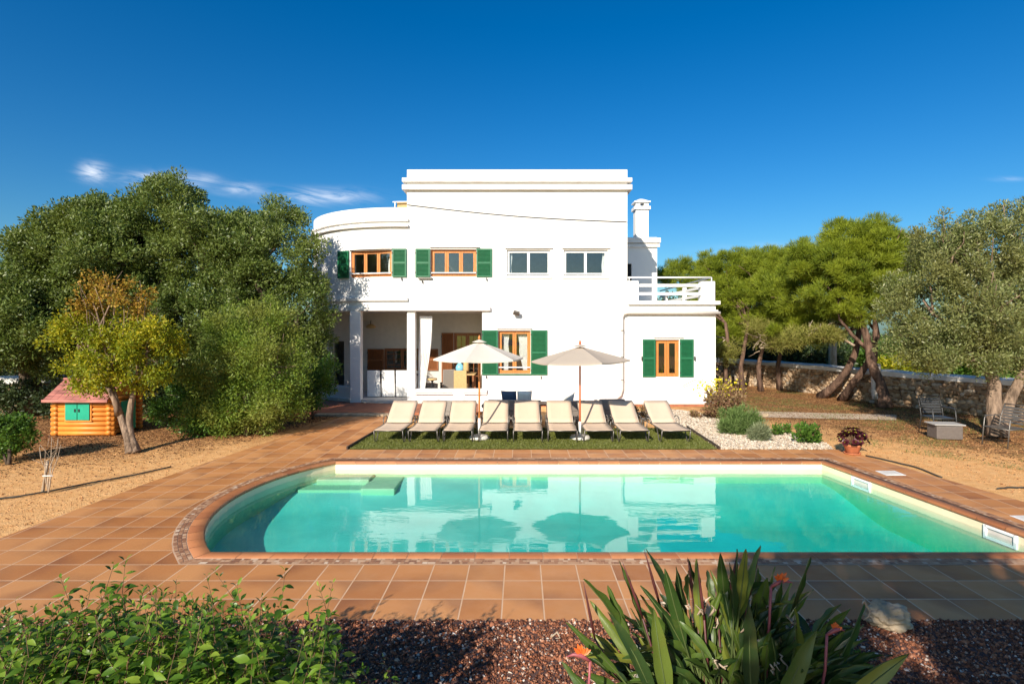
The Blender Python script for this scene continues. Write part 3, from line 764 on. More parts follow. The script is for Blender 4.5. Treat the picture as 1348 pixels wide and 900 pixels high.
# porch floor, back wall, side wall, dark doorway
YB = 22.4
mb = MB(); mb.prism([(XP+0.02, YF-0.02), (XP+0.02, YB)]+[(-8.32, YB)]+[(path_pt(CXC-CR*1.35*i/14, 0.05).x, path_pt(CXC-CR*1.35*i/14, 0.05).y) for i in range(14, -1, -1)], -0.05, 0.17)
mb.build('porch_floor', 'concrete', house)
def yz(px, py): return P(px, py, YB)
holes = [(yz(506, 0).x, yz(553, 0).x, yz(0, 487.6).z, yz(0, 458.5).z), (yz(597.5, 0).x, yz(633, 0).x, 0.17, yz(0, 438).z), (yz(439, 0).x, yz(453, 0).x, 0.17, yz(0, 449).z)]
bs = sorted(set([-8.3, XP]+[h[0] for h in holes]+[h[1] for h in holes])); bz = sorted(set([-0.05, ZOPEN]+[h[2] for h in holes]+[h[3] for h in holes]))
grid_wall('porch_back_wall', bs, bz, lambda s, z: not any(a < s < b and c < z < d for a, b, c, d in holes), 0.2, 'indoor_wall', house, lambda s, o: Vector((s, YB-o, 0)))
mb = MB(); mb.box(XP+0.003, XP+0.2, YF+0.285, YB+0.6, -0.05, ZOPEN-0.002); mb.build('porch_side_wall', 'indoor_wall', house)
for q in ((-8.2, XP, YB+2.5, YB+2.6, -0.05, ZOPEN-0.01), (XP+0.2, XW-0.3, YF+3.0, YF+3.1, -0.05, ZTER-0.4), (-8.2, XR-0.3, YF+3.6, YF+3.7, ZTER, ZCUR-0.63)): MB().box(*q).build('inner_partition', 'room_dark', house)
# columns
mb = MB(); mb.box(hx(459), hx(473), YF+0.13, YF+0.45, -0.05, ZOPEN-0.001); mb.build('column', 'stucco', house, bevel=0.015)
mb = MB(); mb.box(hx(535.7), hx(546.2), YF+0.003, YF+0.28, -0.05, ZOPEN-0.001); mb.build('column', 'stucco', house, bevel=0.015)
# low walls
mb = MB(); mb.box(hx(546.4), XP-0.003, YF+0.04, YF+0.24, -0.05, 0.37); mb.build('low_wall', 'stucco', house)
mb = MB(); mb.box(hx(546.4), hx(641), YF-0.10, YF-0.003, 0.43, 0.56); mb.box(hx(546.4), XP-0.003, YF-0.003, YF+0.26, 0.372, 0.56); mb.box(hx(546.4), hx(641), YF-0.06, YF-0.004, 0.372, 0.425)
mb.build('wall_ledge', 'cornice', house, bevel=0.01)

def band(name, s0, s1, z0, z1, out, inn=0.0, mat='cornice', step=0.3, bevel=0.012):
    m = max(1, int((s1-s0)/step)); mb = MB(); vs = []
    for i in range(m+1):
        s = s0+(s1-s0)*i/m
        for o, z in ((inn, z0), (out, z0), (out, z1), (inn, z1)):
            p = path_pt(s, o); vs.append((p.x, p.y, z))
    fs = []
    for i in range(m):
        for k in range(4): a, b = i*4+k, i*4+(k+1) % 4; fs.append((a, b, b+4, a+4))
    fs += [(0, 1, 2, 3), (m*4+3, m*4+2, m*4+1, m*4)]
    mb.add(vs, fs); return mb.build(name, mat, house, bevel=bevel)
sA = CXC-CR*1.50
band('low_wall', CXC-CR*1.4, hx(459)-0.02, -0.05, 0.6, -0.03, -0.22, 'stucco')
band('cornice', sA, hx(538), hz(291.7), hz(288), 0.10, 0.002)
band('cornice', sA, hx(538), hz(299), hz(295.7), 0.13, 0.002)
band('ledge', sA, hx(537.2), hz(396), hz(391.5), 0.11, 0.002)
band('fascia', sA, hx(645.7), ZOPEN+0.004, hz(404), 0.13, 0.002)
for z0, z1, o in ((hz(240.7), hz(235.2), 0.14), (hz(250.7), hz(244), 0.14)):
    mb = MB(); mb.box(XL-0.15, XR+0.15, YF-o, YF-0.002, z0, z1); mb.box(XL-0.15, XL-0.002, YF-0.002, BK, z0, z1); mb.box(XR+0.002, XR+0.15, YF-0.002, BK, z0, z1)
    mb.build('cornice', 'cornice', house, bevel=0.015)
mb = MB(); mb.box(hx(826.5), hx(947), YF-0.12, YF-0.002, hz(401), hz(396.2)); mb.box(XW+0.002, hx(947), YF-0.002, BK, hz(401), hz(396.2)); mb.build('ledge', 'cornice', house, bevel=0.01)
mb = MB(); mb.box(hx(822), hx(945), YF-0.05, YF-0.004, hz(411), hz(408)); mb.build('ledge', 'cornice', house, bevel=0.01)
# gutter + down pipe
g = [P(948, 412, YF-0.12)] + [P(x, 411.5, YF-0.12) for x in (900, 850, 826)] + [P(821, 413, YF-0.12), P(819.3, 418, YF-0.12), P(819.3, 470, YF-0.12), P(819.3, 512, YF-0.12), P(817, 520, YF-0.12), P(811, 525, YF-0.12), P(785, 526.5, YF-0.12), P(755, 527, YF-0.12)]
mb = MB(); mb.tube(g[:5], 0.06, 10); mb.tube(g[4:], 0.042, 10); mb.build('drain_pipe', 'pipe', house)
for z in (435, 470, 500): p = P(819.3, z, YF-0.12); MB().tube([p+Vector((0, 0, -0.015)), p+Vector((0, 0, 0.015))], 0.052, 10).build('pipe_bracket', 'grey_metal', house)

# windows
def front_xf(p): return Vector((p.x, YF+p.y, p.z))
def curve_xf(thc):
    c = Vector((CXC-CR*math.sin(thc), CYC-CR*math.cos(thc), 0)); rot = Matrix.Rotation(-thc, 3, 'Z')
    return lambda p: c+rot @ Vector((p.x, p.y, 0))+Vector((0, 0, p.z))
def fr(mb, x0, x1, z0, z1, w, y0, y1):
    mb.box(x0, x1, y0, y1, z0, z0+w); mb.box(x0, x1, y0, y1, z1-w, z1)
    mb.box(x0, x0+w, y0, y1, z0+w, z1-w); mb.box(x1-w, x1, y0, y1, z0+w, z1-w)
def window(xf, x0, x1, z0, z1, leaves, mat, depth=0.12, fw=0.06, name='window', rail=None, muntin=0, parent=house, mull=0.09):
    x0 += 0.003; x1 -= 0.003; z0 += 0.003; z1 -= 0.003
    mb = MB(xf); fr(mb, x0, x1, z0, z1, fw*0.7, depth, depth+0.08)
    wd = (x1-x0-fw*1.4)/leaves
    for i in range(leaves):
        a = x0+fw*0.7+wd*i; fr(mb, a+0.003, a+wd-0.003, z0+fw*0.7+0.003, z1-fw*0.7-0.003, mull*0.6, depth+0.01, depth+0.055)
        for k in range(muntin):
            zz = z0+(z1-z0)*(k+1)/(muntin+1); mb.box(a+0.05, a+wd-0.05, depth+0.02, depth+0.045, zz-0.012, zz+0.012)
            
        if muntin: mb.box(a+wd/2-0.012, a+wd/2+0.012, depth+0.022, depth+0.043, z0+0.07, z1-0.07)
    o = mb.build(name, mat, parent, bevel=0.004)
    MB(xf).box(x0+0.03, x1-0.03, depth+0.03, depth+0.035, z0+0.03, z1-0.03).build('pane', 'glass', o)
    if rail is not None:
        r = MB(xf); r.box(x0+0.01, x1-0.01, 0.02, 0.05, z0+rail-0.018, z0+rail+0.018); r.build('window_rail', 'white_metal', o)
    return o
def shutter(xf, x0, x1, z0, z1, mat='green_paint', y=-0.045, parent=house, panel=False):
    mb = MB(xf); t = 0.03; fr(mb, x0, x1, z0, z1, 0.055, y, y+t)
    zm = z0+(z1-z0)*0.5; mb.box(x0+0.055, x1-0.055, y+0.001, y+t-0.001, zm-0.035, zm+0.035)
    mb.box(x0+0.05, x1-0.05, y+t-0.008, y+t-0.004, z0+0.05, z1-0.05)
    for a, b in ((z0+0.055, zm-0.035), (zm+0.035, z1-0.055)):
        k = max(3, int((b-a)/0.042)); 
        for i in range(k):
            zc = a+(b-a)*(i+0.5)/k; rot = Matrix.Rotation(R(35), 3, 'X')
            mb.obox(((x0+x1)/2, y+0.013, zc), (x1-x0-0.11, 0.006, 0.036), rot)
    o = mb.build('shutter', mat, parent)
    for zc in (z0+0.15, z1-0.15): MB(xf).box(x0-0.006, x0+0.02, y-0.012, y-0.003, zc-0.03, zc+0.03).build('hinge', 'dark_metal', o)
    return o
def lintel(xf, x0, x1, z, out=0.07):
    MB(xf).box(x0, x1, -out, -0.002, z, z+0.035).build('lintel', 'cornice', house, bevel=0.005)
def shutter_hook(x, z):
    MB().box(x-0.01, x+0.01, YF-0.09, YF-0.01, z-0.09, z).build('shutter_hook', 'dark_metal', house)
w = wins['up2']; window(front_xf, *w, 3, 'orange_wood', 0.10, rail=0.13, mull=0.11)
shutter(front_xf, hx(547), hx(566.3), hz(364.7), hz(327.5)); shutter(front_xf, hx(627.3), hx(647.7), hz(364.7), hz(327.5)); lintel(front_xf, hx(565.8), hx(631.5), hz(326))
MB().box(hx(551), hx(569), YF-0.10, YF-0.003, hz(367.3), hz(365.3)).build('shutter_rest', 'grey_metal', house)
for nm in ('up3', 'up4'):
    w = wins[nm]; window(front_xf, *w, 2, 'white_metal', 0.07, rail=0.12, mull=0.07); lintel(front_xf, w[0]-0.06, w[1]+0.08, hz(327.2))
    MB(front_xf).box(w[0]-0.04, w[1]+0.04, -0.05, 0.07, w[2]-0.04, w[2]-0.001).build('window_sill', 'white_metal', house, bevel=0.005)
w = wins['low']; window(front_xf, *w, 2, 'orange_wood', 0.10, rail=0.22, mull=0.11)
shutter(front_xf, hx(634.6), hx(655.4), hz(493.3), hz(434.5)); shutter(front_xf, hx(698.8), hx(720.4), hz(493.3), hz(434.5)); lintel(front_xf, hx(654), hx(700), hz(432.8))
MB(front_xf).box(w[0]-0.03, w[1]+0.03, -0.04, 0.1, w[2]-0.045, w[2]-0.001).build('window_sill', 'green_paint', house)
w = wins['wing']; window(front_xf, *w, 2, 'orange_wood', 0.08, mull=0.13)
shutter(front_xf, hx(845.8), hx(862.6), hz(496), hz(446.5)); shutter(front_xf, hx(894.7), hx(912.8), hz(496), hz(446.5)); lintel(front_xf, hx(860.4), hx(899.5), hz(444.5))
for x, z in ((640, 494), (712, 494.5), (529, 365.5), (556, 369), (640.5, 366)): shutter_hook(hx(x), hz(z))
for x in (844.6, 914.2): MB().box(hx(x)-0.015, hx(x)+0.015, YF-0.09, YF-0.01, hz(474), hz(469)).build('shutter_hook', 'dark_metal', house)
# curved-wall window
thc = (th0+th1)/2; cx_ = curve_xf(thc); half = CR*math.sin((th1-th0)/2)
w = wins['curve']; window(cx_, -half, half, w[2], w[3], 3, 'orange_wood', 0.14, rail=0.13, mull=0.10)
a = curve_xf(th1+0.073); shutter(a, -0.27, 0.27, hz(364.7), hz(328), y=-0.06)
shutter(front_xf, hx(516.6), hx(535.4), hz(364.7), hz(327.5), y=-0.06)
band('lintel', CXC-CR*(th1+0.01), CXC-CR*(th0-0.01), hz(327.8), hz(326.8), 0.07, 0.002, 'cornice', 0.15, 0.004)
# porch windows and doors
bxf = lambda p: Vector((p.x, YB+p.y, p.z))
h0 = holes[0]; window(bxf, *h0, 2, 'brown_wood', -0.02, muntin=3, mull=0.09)
shutter(bxf, yz(484, 0).x, h0[0]-0.01, h0[2], h0[3]-0.02, 'brown_wood'); shutter(bxf, h0[1]+0.01, yz(577, 0).x, h0[2], h0[3]-0.02, 'brown_wood')
h1 = holes[1]; window(bxf, *h1, 2, 'brown_wood', 0.02, name='porch_door', muntin=3, mull=0.12)
shutter(bxf, yz(581.5, 0).x, h1[0]-0.01, 0.3, h1[3], 'brown_wood')
# terrace on the wing
mb = MB(); mb.box(hx(826.1), hx(841), YF+0.004, YF+0.30, ZTER+0.001, hz(369.6)); mb.build('terrace_pier', 'stucco', house, bevel=0.02)
mb = MB(); mb.box(hx(924), XW-0.004, YF+0.004, YF+0.45, ZTER+0.001, hz(370)); mb.build('terrace_pier', 'stucco', house, bevel=0.03)
def rail(name, a, b, w, h_, mat='white_metal'):
    a, b = Vector(a), Vector(b); d = b-a; rot = Matrix.Rotation(math.atan2(d.y, d.x), 3, 'Z')
    return MB().obox((a+b)/2, (d.length, w, h_), rot).build(name, mat, house, bevel=0.006)
for y0, y1 in ((373.5, 377.3), (384.5, 388.3)):
    rail('railing', (hx(841), YF+0.12, hz((y0+y1)/2)), (hx(924), YF+0.12, hz((y0+y1)/2)), 0.08, 0.10)
    rail('railing', (XW-0.12, YF+0.46, hz((y0+y1)/2)), (XW-0.12, 26.5, hz((y0+y1)/2)), 0.08, 0.10)
mb = MB(); mb.tube([(hx(825.9), YF+0.10, hz(365)), (XW-0.13, YF+0.10, hz(365)), (XW-0.13, 26.6, hz(365))], 0.03, 8)
for x in (829, 938): mb.tube([(hx(x), YF+0.10, hz(370)), (hx(x), YF+0.10, hz(365))], 0.02, 6)
mb.build('handrail', 'white_metal', house)
for y in (22.6, 25.5): MB().box(XW-0.2, XW-0.05, y, y+0.15, ZTER, hz(370)).build('railing_post', 'stucco', house, bevel=0.01)
# rear upstairs room with chimney
YR = 23.5
xr = P(865, 0, YR).x; zt = P(0, 312.4, YR).z
mb = MB(); d0, d1 = XR+0.01, P(831.5, 0, YR).x
mb.box(d1, xr, YR, YR+0.25, ZTER-0.02, zt); mb.box(XR+0.002, d1, YR, YR+0.25, P(0, 347, YR).z, zt); mb.box(xr-0.25, xr, YR+0.253, BK, ZTER-0.02, zt)
mb.box(XR+0.002, xr-0.255, YR+0.255, BK, zt-0.3, zt-0.1)
mb.build('upper_room_wall', 'stucco', house)
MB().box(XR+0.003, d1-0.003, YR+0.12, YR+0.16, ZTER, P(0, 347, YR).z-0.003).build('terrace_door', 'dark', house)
mb = MB(); mb.box(XR+0.002, xr+0.13, YR-0.13, YR-0.002, P(0, 320, YR).z, P(0, 313.6, YR).z); mb.box(XR+0.002, xr+0.10, YR-0.10, YR-0.002, P(0, 325.5, YR).z, P(0, 321.5, YR).z)
mb.box(xr+0.002, xr+0.13, YR-0.002, BK, P(0, 320, YR).z, P(0, 313.6, YR).z)
mb.build('cornice', 'cornice', house, bevel=0.01)
c0, c1 = P(838, 0, YR).x, P(854.7, 0, YR).x; cm = (c0+c1)/2; cyy = YR+0.4; w2 = (c1-c0)/2*1.02
zc = lambda py: P(0, py, YR+0.1).z
mb = MB(); mb.box(cm-w2, cm+w2, cyy-w2, cyy+w2, zt-0.4, zc(275.6)); ch = mb.build('chimney', 'stucco', house, bevel=0.015)
mb = MB(); w3 = w2+0.07
mb.box(cm-w3, cm+w3, cyy-w3, cyy+w3, zc(275.6)+0.002, zc(271.5))
for sx in (-1, 1):
    for sy in (-1, 1): mb.box(cm+sx*w2*0.65-0.09, cm+sx*w2*0.65+0.09, cyy+sy*w2*0.65-0.09, cyy+sy*w2*0.65+0.09, zc(271.5)+0.002, zc(266.2))
mb.box(cm-w3, cm+w3, cyy-w3, cyy+w3, zc(266.2)+0.002, zc(264.6))
z1 = zc(264.6)+0.002; z2 = zc(260.3)
mb.add([(cm-w3+.03, cyy-w3+.03, z1), (cm+w3-.03, cyy-w3+.03, z1), (cm+w3-.03, cyy+w3-.03, z1), (cm-w3+.03, cyy+w3-.03, z1), (cm-.06, cyy-.06, z2), (cm+.06, cyy-.06, z2), (cm+.06, cyy+.06, z2), (cm-.06, cyy+.06, z2)], [(0, 1, 5, 4), (1, 2, 6, 5), (2, 3, 7, 6), (3, 0, 4, 7), (4, 5, 6, 7)])
mb.build('chimney_cap', 'stucco', ch)
# plinth and terrace steps
tag(MB().box(hx(636), XW+0.1, YF-0.28, YF-0.004, -0.04, 0.045).build('plinth_paving', 'red_tile', None, (2, YF, 0)), 'strip of red tiles along the foot of the right front wall', 'paving')
patio = [(-9.0, 17.9), (-6.5, 17.3), (-1.3, 17.3), (-1.3, 19.3), (-3.6, 19.3)]+[(path_pt(CXC-CR*1.2*i/10, 0.06).x, path_pt(CXC-CR*1.2*i/10, 0.06).y) for i in range(0, 11)]
mb = MB(); mb.prism(patio, -0.05, 0.07); o = mb.build('patio', 'red_tile'); o['kind'] = 'structure'
tag(MB().box(-6.3, -3.9, 16.98, 17.28, -0.03, 0.06).build('stone_step', 'rock', None, (-5, 17.1, 0), 0.02), 'low rough stone step where the tiled path meets the red patio', 'step')
# roof oddments
wire = []
a, b = P(536, 269.5, YF-0.03), P(825, 292, YF-0.03)
for i in range(13): t = i/12; wire.append(a.lerp(b, t)+Vector((0, 0, -0.10*math.sin(math.pi*t))))
tag(MB().tube(wire, 0.011, 6).build('cable', 'black_rubber', None, a), 'thin dark cable slanting across the upper white wall', 'cable')
p = P(661, 223, YF+1.0); tag(MB().lathe((p.x, p.y, ZPAR-0.45), [(0.02, 0), (0.02, 0.42), (0.12, 0.43), (0.14, 0.48), (0.10, 0.55), (0.0, 0.58)], 16).build('roof_vent', 'white_metal', None, (p.x, p.y, ZPAR-0.45)), 'small round white vent cap peeking over the highest parapet', 'vent')
t_ = thing('brick_stack', (P(530, 0, 21).x, 21, ZCUR-0.45), 'small tan brick box with a white frame on the lower roof', 'brick box')
mb = MB(); mb.box(P(524, 0, 21).x, XL-0.02, 20.8, 21.3, ZCUR-0.45, P(0, 266.5, 21).z); mb.build('box_body', 'straw', t_, bevel=0.01)
mb = MB(); mb.tube([P(517, 266, 20.7), P(537, 265.5, 20.7)], 0.025, 6); mb.tube([P(520, 266, 20.7), P(520, 276, 20.7)], 0.02, 6); mb.build('pipe_frame', 'white_metal', t_)
# flood light
p = P(679, 412, YF-0.15); t_ = thing('flood_light', (p.x, YF, p.z), 'small grey flood light on the white wall above the large green shutters', 'wall light')
MB().obox(p+Vector((0.02, -0.03, 0)), (0.22, 0.12, 0.14), Matrix.Rotation(R(30), 3, 'X') @ Matrix.Rotation(R(15), 3, 'Y')).build('lamp_head', 'grey_metal', t_, bevel=0.02)
MB().tube([p, Vector((p.x-0.06, YF-0.004, p.z+0.08))], 0.02, 6).build('bracket', 'grey_metal', t_)

# ---- curtains
def curtain(name, tops, bots, ztop, zbot, y, label, folds=7, amp=0.05, wav=2, group='white curtains', waist=None, y2=None):
    mb = MB(); nx, nz = folds*6, 14; vs = []
    for j in range(nz+1):
        t = j/nz; tt = t**1.6
        a = tops[0]+(bots[0]-tops[0])*tt; b = tops[1]+(bots[1]-tops[1])*tt
        if waist:
            k = math.exp(-((t-waist[0])/0.16)**2)*waist[1]; m_ = (a+b)/2+waist[2]*k; a, b = a+(m_-a)*k, b+(m_-b)*k
        for i in range(nx+1):
            u = i/nx; vs.append((a+(b-a)*u+0.01*math.sin(9*t+i), y+amp*math.sin(u*folds*2*math.pi+0.6*math.sin(t*4))*(0.6+0.4*t), ztop+(zbot-ztop)*t))
    fs = [(j*(nx+1)+i, j*(nx+1)+i+1, (j+1)*(nx+1)+i+1, (j+1)*(nx+1)+i) for j in range(nz) for i in range(nx)]
    mb.add(vs, fs, True); return tag(mb.build(name, 'white_fabric', None, ((tops[0]+tops[1])/2, y, zbot)), label, 'curtain', group)
curtain('curtain', (hx(549.5), hx(567.5)), (hx(547.5), hx(557)), hz(415.8), hz(513), YF+0.34, 'long white curtain swept to the side of the porch column behind the left umbrella', 7, 0.035)
curtain('curtain', (hx(452), hx(464)), (hx(453.5), hx(463)), hz(415), hz(514), YF+0.62, 'shaded white curtain hanging left of the leftmost porch column', 5, 0.04, waist=(0.6, 0.3, 0.1))
curtain('curtain', (P(428, 0, 20.8).x, P(434, 0, 20.8).x), (P(426, 0, 20.8).x, P(431, 0, 20.8).x), P(0, 418, 20.8).z, P(0, 480, 20.8).z, 20.8, 'narrow white curtain at the far left end of the porch, half behind the tree', 3, 0.03)
curtain('curtain', (hx(660), hx(671)), (hx(662), hx(668.5)), hz(438), hz(489), YF+0.30, 'white net curtain tied in the left half of the large ground floor window', 6, 0.02, waist=(0.30, 0.35, -0.03))
curtain('curtain', (hx(681), hx(697)), (hx(689), hx(695)), hz(438), hz(489), YF+0.30, 'white net curtain tied in the right half of the large ground floor window', 7, 0.02, waist=(0.30, 0.2, 0.0))
curtain('curtain', (hx(794), hx(799.5)), (hx(793), hx(799)), hz(331), hz(363), YF+0.24, 'cream curtain at the right side of the rightmost upper window', 3, 0.02)
curtain('curtain', (hx(669), hx(674)), (hx(669), hx(673)), hz(331), hz(363), YF+0.24, 'narrow cream curtain in the upper window above the large green shutters', 2, 0.02)
curtain('curtain', (hx(508), hx(515.5)), (hx(507), hx(515)), hz(331), hz(363), YF+0.42, 'pale curtain in the window of the curved front', 3, 0.02)

# ---- porch furniture
p = P(489, 428, YB-0.15); t_ = thing('wall_lamp', (p.x, YB, p.z), 'round wicker lamp on the shaded porch wall', 'lamp')
MB().lathe((p.x, p.y-0.1, p.z-0.08), [(0.0, 0.1), (0.06, 0.12), (0.12, 0.09), (0.19, 0.03), (0.20, 0.0), (0.15, -0.03), (0.0, -0.04)], 18).build('lamp_shade', 'straw', t_)
MB().tube([(p.x, p.y-0.1, p.z+0.04), (p.x, p.y-0.1, p.z+0.16), (p.x, YB-0.205, p.z+0.18)], 0.018, 6).build('lamp_arm', 'dark_metal', t_)
def slip_chair(x, y, rz, label, mat='white_fabric', wicker=False, group='dining chairs on the porch'):
    root = thing('dining_chair', (0, 0, 0), label, 'chair', group)
    MB().box(-0.24, 0.24, -0.24, 0.24, 0.40, 0.47).build('seat', mat, root, bevel=0.03)
    mb = MB(); mb.add([(-0.24, 0.20, 0.02), (0.24, 0.20, 0.02), (0.24, 0.26, 0.02), (-0.24, 0.26, 0.02), (-0.23, 0.27, 0.98), (0.23, 0.27, 0.98), (0.23, 0.33, 0.98), (-0.23, 0.33, 0.98)], [(0, 3, 2, 1), (4, 5, 6, 7), (0, 1, 5, 4), (1, 2, 6, 5), (2, 3, 7, 6), (3, 0, 4, 7)])
    mb.build('backrest', mat, root, bevel=0.02)
    for sx in (-1, 1): MB().box(sx*0.21-0.02, sx*0.21+0.02, -0.22, -0.18, 0, 0.40).build('leg', 'brown_wood' if not wicker else 'wicker', root)
    for sx in (-1, 1): MB().box(sx*0.235-0.005, sx*0.235+0.005, -0.18, 0.20, 0.04, 0.40).build('side_cover', mat, root)
    root.location = (x, y, 0.17); root.rotation_euler.z = rz; return root
# backrest faces the viewer when rotated by pi
ch_spots = [(494.5, 20.5, math.pi, 'first white slipcovered chair right of the left porch column'), (513.5, 20.5, math.pi, 'second white slipcovered chair right of the left porch column, dappled with leaf shade'), (532, 20.5, math.pi, 'white slipcovered chair half behind the second porch column')]
for px, y, rz, lb in ch_spots: slip_chair((px-CX)/F*y, y, rz, lb)
def table(name, x0, x1, y0, y1, zt, label, top='brown_wood', leg='brown_wood', base=0.17):
    root = thing(name, ((x0+x1)/2, (y0+y1)/2, base), label, 'table')
    MB().box(x0, x1, y0, y1, zt-0.04, zt).build('tabletop', top, root, bevel=0.006)
    for sx in (x0+0.06, x1-0.06):
        for sy in (y0+0.06, y1-0.06): MB().box(sx-0.03, sx+0.03, sy-0.03, sy+0.03, base, zt-0.042).build('leg', leg, root)
    return root
table('dining_table', -5.5, -3.9, 20.75, 21.6, 0.93, 'long table behind the white slipcovered chairs on the porch', 'dark', 'brown_wood')
slip_chair(P(607, 0, 20.4).x, 20.4, math.pi, 'pale wicker dining chair under the blue vase', 'straw', True)
slip_chair(P(566, 0, 20.6).x, 20.6, R(120), 'dark grey wicker dining chair beside the swept curtain', 'wicker', True)
slip_chair(P(589, 0, 20.9).x, 20.9, R(200), 'dark grey wicker dining chair behind the small pedestal table', 'wicker', True)
table('dining_table', -2.75, -1.75, 20.9, 21.9, 0.95, 'wooden porch table that carries the blue vase', 'straw', 'brown_wood')
t_ = thing('pedestal_table', (P(569, 0, 19.9).x, 19.9, 0.17), 'small round gilt topped pedestal table inside the porch wall', 'table')
px_ = P(569, 0, 19.9).x
MB().lathe((px_, 19.9, 0.17), [(0.0, 0.66), (0.17, 0.66), (0.18, 0.69), (0.17, 0.72), (0, 0.72)], 18).build('tabletop', 'straw', t_)
MB().lathe((px_, 19.9, 0.17), [(0.13, 0), (0.10, 0.04), (0.03, 0.08), (0.05, 0.35), (0.03, 0.60), (0.08, 0.655)], 14).build('pedestal', 'dark', t_)
v = P(605, 0, 21.1); tag(MB().lathe((v.x, 21.2, 0.951), [(0.0, 0), (0.07, 0), (0.15, 0.12), (0.165, 0.22), (0.12, 0.34), (0.05, 0.40), (0.06, 0.44), (0.04, 0.44)], 20).build('vase', 'blue_glaze', None, (v.x, 21.2, 0.951)), 'pale blue round vase on the porch table', 'vase')
v = P(613.5, 0, 21.15); t_ = thing('lantern', (v.x, 21.15, 0.951), 'straw lantern with a looped handle beside the blue vase', 'lantern')
MB().lathe((v.x, 21.15, 0.951+0.1), [(0.0, 0), (0.10, 0), (0.11, 0.05), (0.10, 0.38), (0.06, 0.42), (0, 0.42)], 14).build('lantern_body', 'straw', t_)
MB().tube([(v.x+0.08*math.cos(a), 21.15, 1.45+0.10*math.sin(a)) for a in np.linspace(0, math.pi, 9)], 0.012, 6).build('handle', 'dark_metal', t_)

# ---- lounge furniture behind the sun loungers
def sofa(x, y, w, rz, label, cat='armchair', name='wicker_armchair', group='wicker seats behind the sun loungers', base=0.0):
    root = thing(name, (0, 0, 0), label, cat, group); h_ = w/2
    mb = MB(); mb.box(-h_, h_, -0.38, 0.38, 0.05, 0.34); mb.build('seat_base', 'wicker', root, bevel=0.02)
    mb = MB(); mb.box(-h_, h_, 0.28, 0.385, 0.342, 0.64); mb.build('backrest', 'wicker', root, bevel=0.02)
    for sx in (-1, 1): MB().box(min(sx*h_, sx*(h_-0.09)), max(sx*h_, sx*(h_-0.09)), -0.383, 0.277, 0.342, 0.54).build('armrest', 'wicker', root, bevel=0.02)
    MB().box(-h_+0.10, h_-0.10, -0.37, 0.26, 0.345, 0.45).build('seat_cushion', 'grey_fabric', root, bevel=0.04)
    root.location = (x, y, base); root.rotation_euler.z = rz; return root
def cushion(x, y, z, rz, mat, label, tilt=20, s=0.42):
    mb = MB(); n_ = 9; vs = []
    for sgn in (1, -1):
        for j in range(n_):
            for i in range(n_):
                u, v_ = i/(n_-1)*2-1, j/(n_-1)*2-1
                th = 0.075*((1-u**4)*(1-v_**4))**0.5; k = 1-0.06*(u*u*v_*v_ < 0.3)*0
                vs.append((u*s/2*(1-0.05*(1-v_*v_)), sgn*th, v_*s/2*(1-0.05*(1-u*u))+s/2))
    fs = [(b+j*n_+i, b+j*n_+i+1, b+(j+1)*n_+i+1, b+(j+1)*n_+i) for b in (0, n_*n_) for j in range(n_-1) for i in range(n_-1)]
    mb.add(vs, fs, True); o = mb.build('cushion', mat); o.location = (x, y, z); o.rotation_euler = (R(-tilt), 0, rz)
    return tag(o, label, 'cushion', 'cushions on the wicker seats')
sofa(P(598, 0, 16.0).x, 16.0, 0.74, R(150), 'grey wicker armchair between the second and third loungers from the left', base=0)
cushion(P(606, 0, 15.75).x, 16.05, 0.45, R(150), 'white_fabric', 'white cushion on the armchair at the left behind the loungers')
sofa(P(678, 0, 16.2).x, 16.2, 1.5, math.pi*0.98, 'grey wicker sofa behind the fourth and fifth loungers', 'sofa', 'wicker_sofa')
cushion(P(671, 0, 16.2).x, 16.35, 0.45, R(170), 'navy', 'navy blue cushion on the wicker sofa', 25, 0.46)
cushion(P(690, 0, 16.2).x, 16.35, 0.45, R(186), 'white_fabric', 'white cushion at the right end of the wicker sofa', 20, 0.44)
sofa(P(748, 0, 16.0).x, 16.0, 0.74, R(200), 'grey wicker armchair behind the sixth lounger, left of the right umbrella pole')
cushion(P(746, 0, 16.0).x, 16.12, 0.45, R(200), 'white_fabric', 'white cushion on the armchair left of the right umbrella pole')
sofa(P(802, 0, 16.4).x, 16.4, 0.74, R(185), 'grey wicker armchair between the two loungers right of the right umbrella')
tb = table('coffee_table', P(700, 0, 15.4).x, P(729, 0, 15.4).x, 15.1, 15.75, 0.62, 'wooden topped side table behind the fifth and sixth loungers', 'brown_wood', 'wicker', 0.0)
t_ = thing('speaker_box', (P(637, 0, 17.6).x, 17.6, 0.07), 'small white box with a round black opening by the porch wall near the cream umbrella', 'box')
c = P(637, 0, 17.6).x
MB().box(c-0.17, c+0.17, 17.45, 17.75, 0.071, 0.40).build('box_body', 'white_metal', t_, bevel=0.015)
mb = MB(); mb.tube([(c, 17.452, 0.25), (c, 17.44, 0.25)], 0.07, 16); mb.build('opening', 'dark', t_)

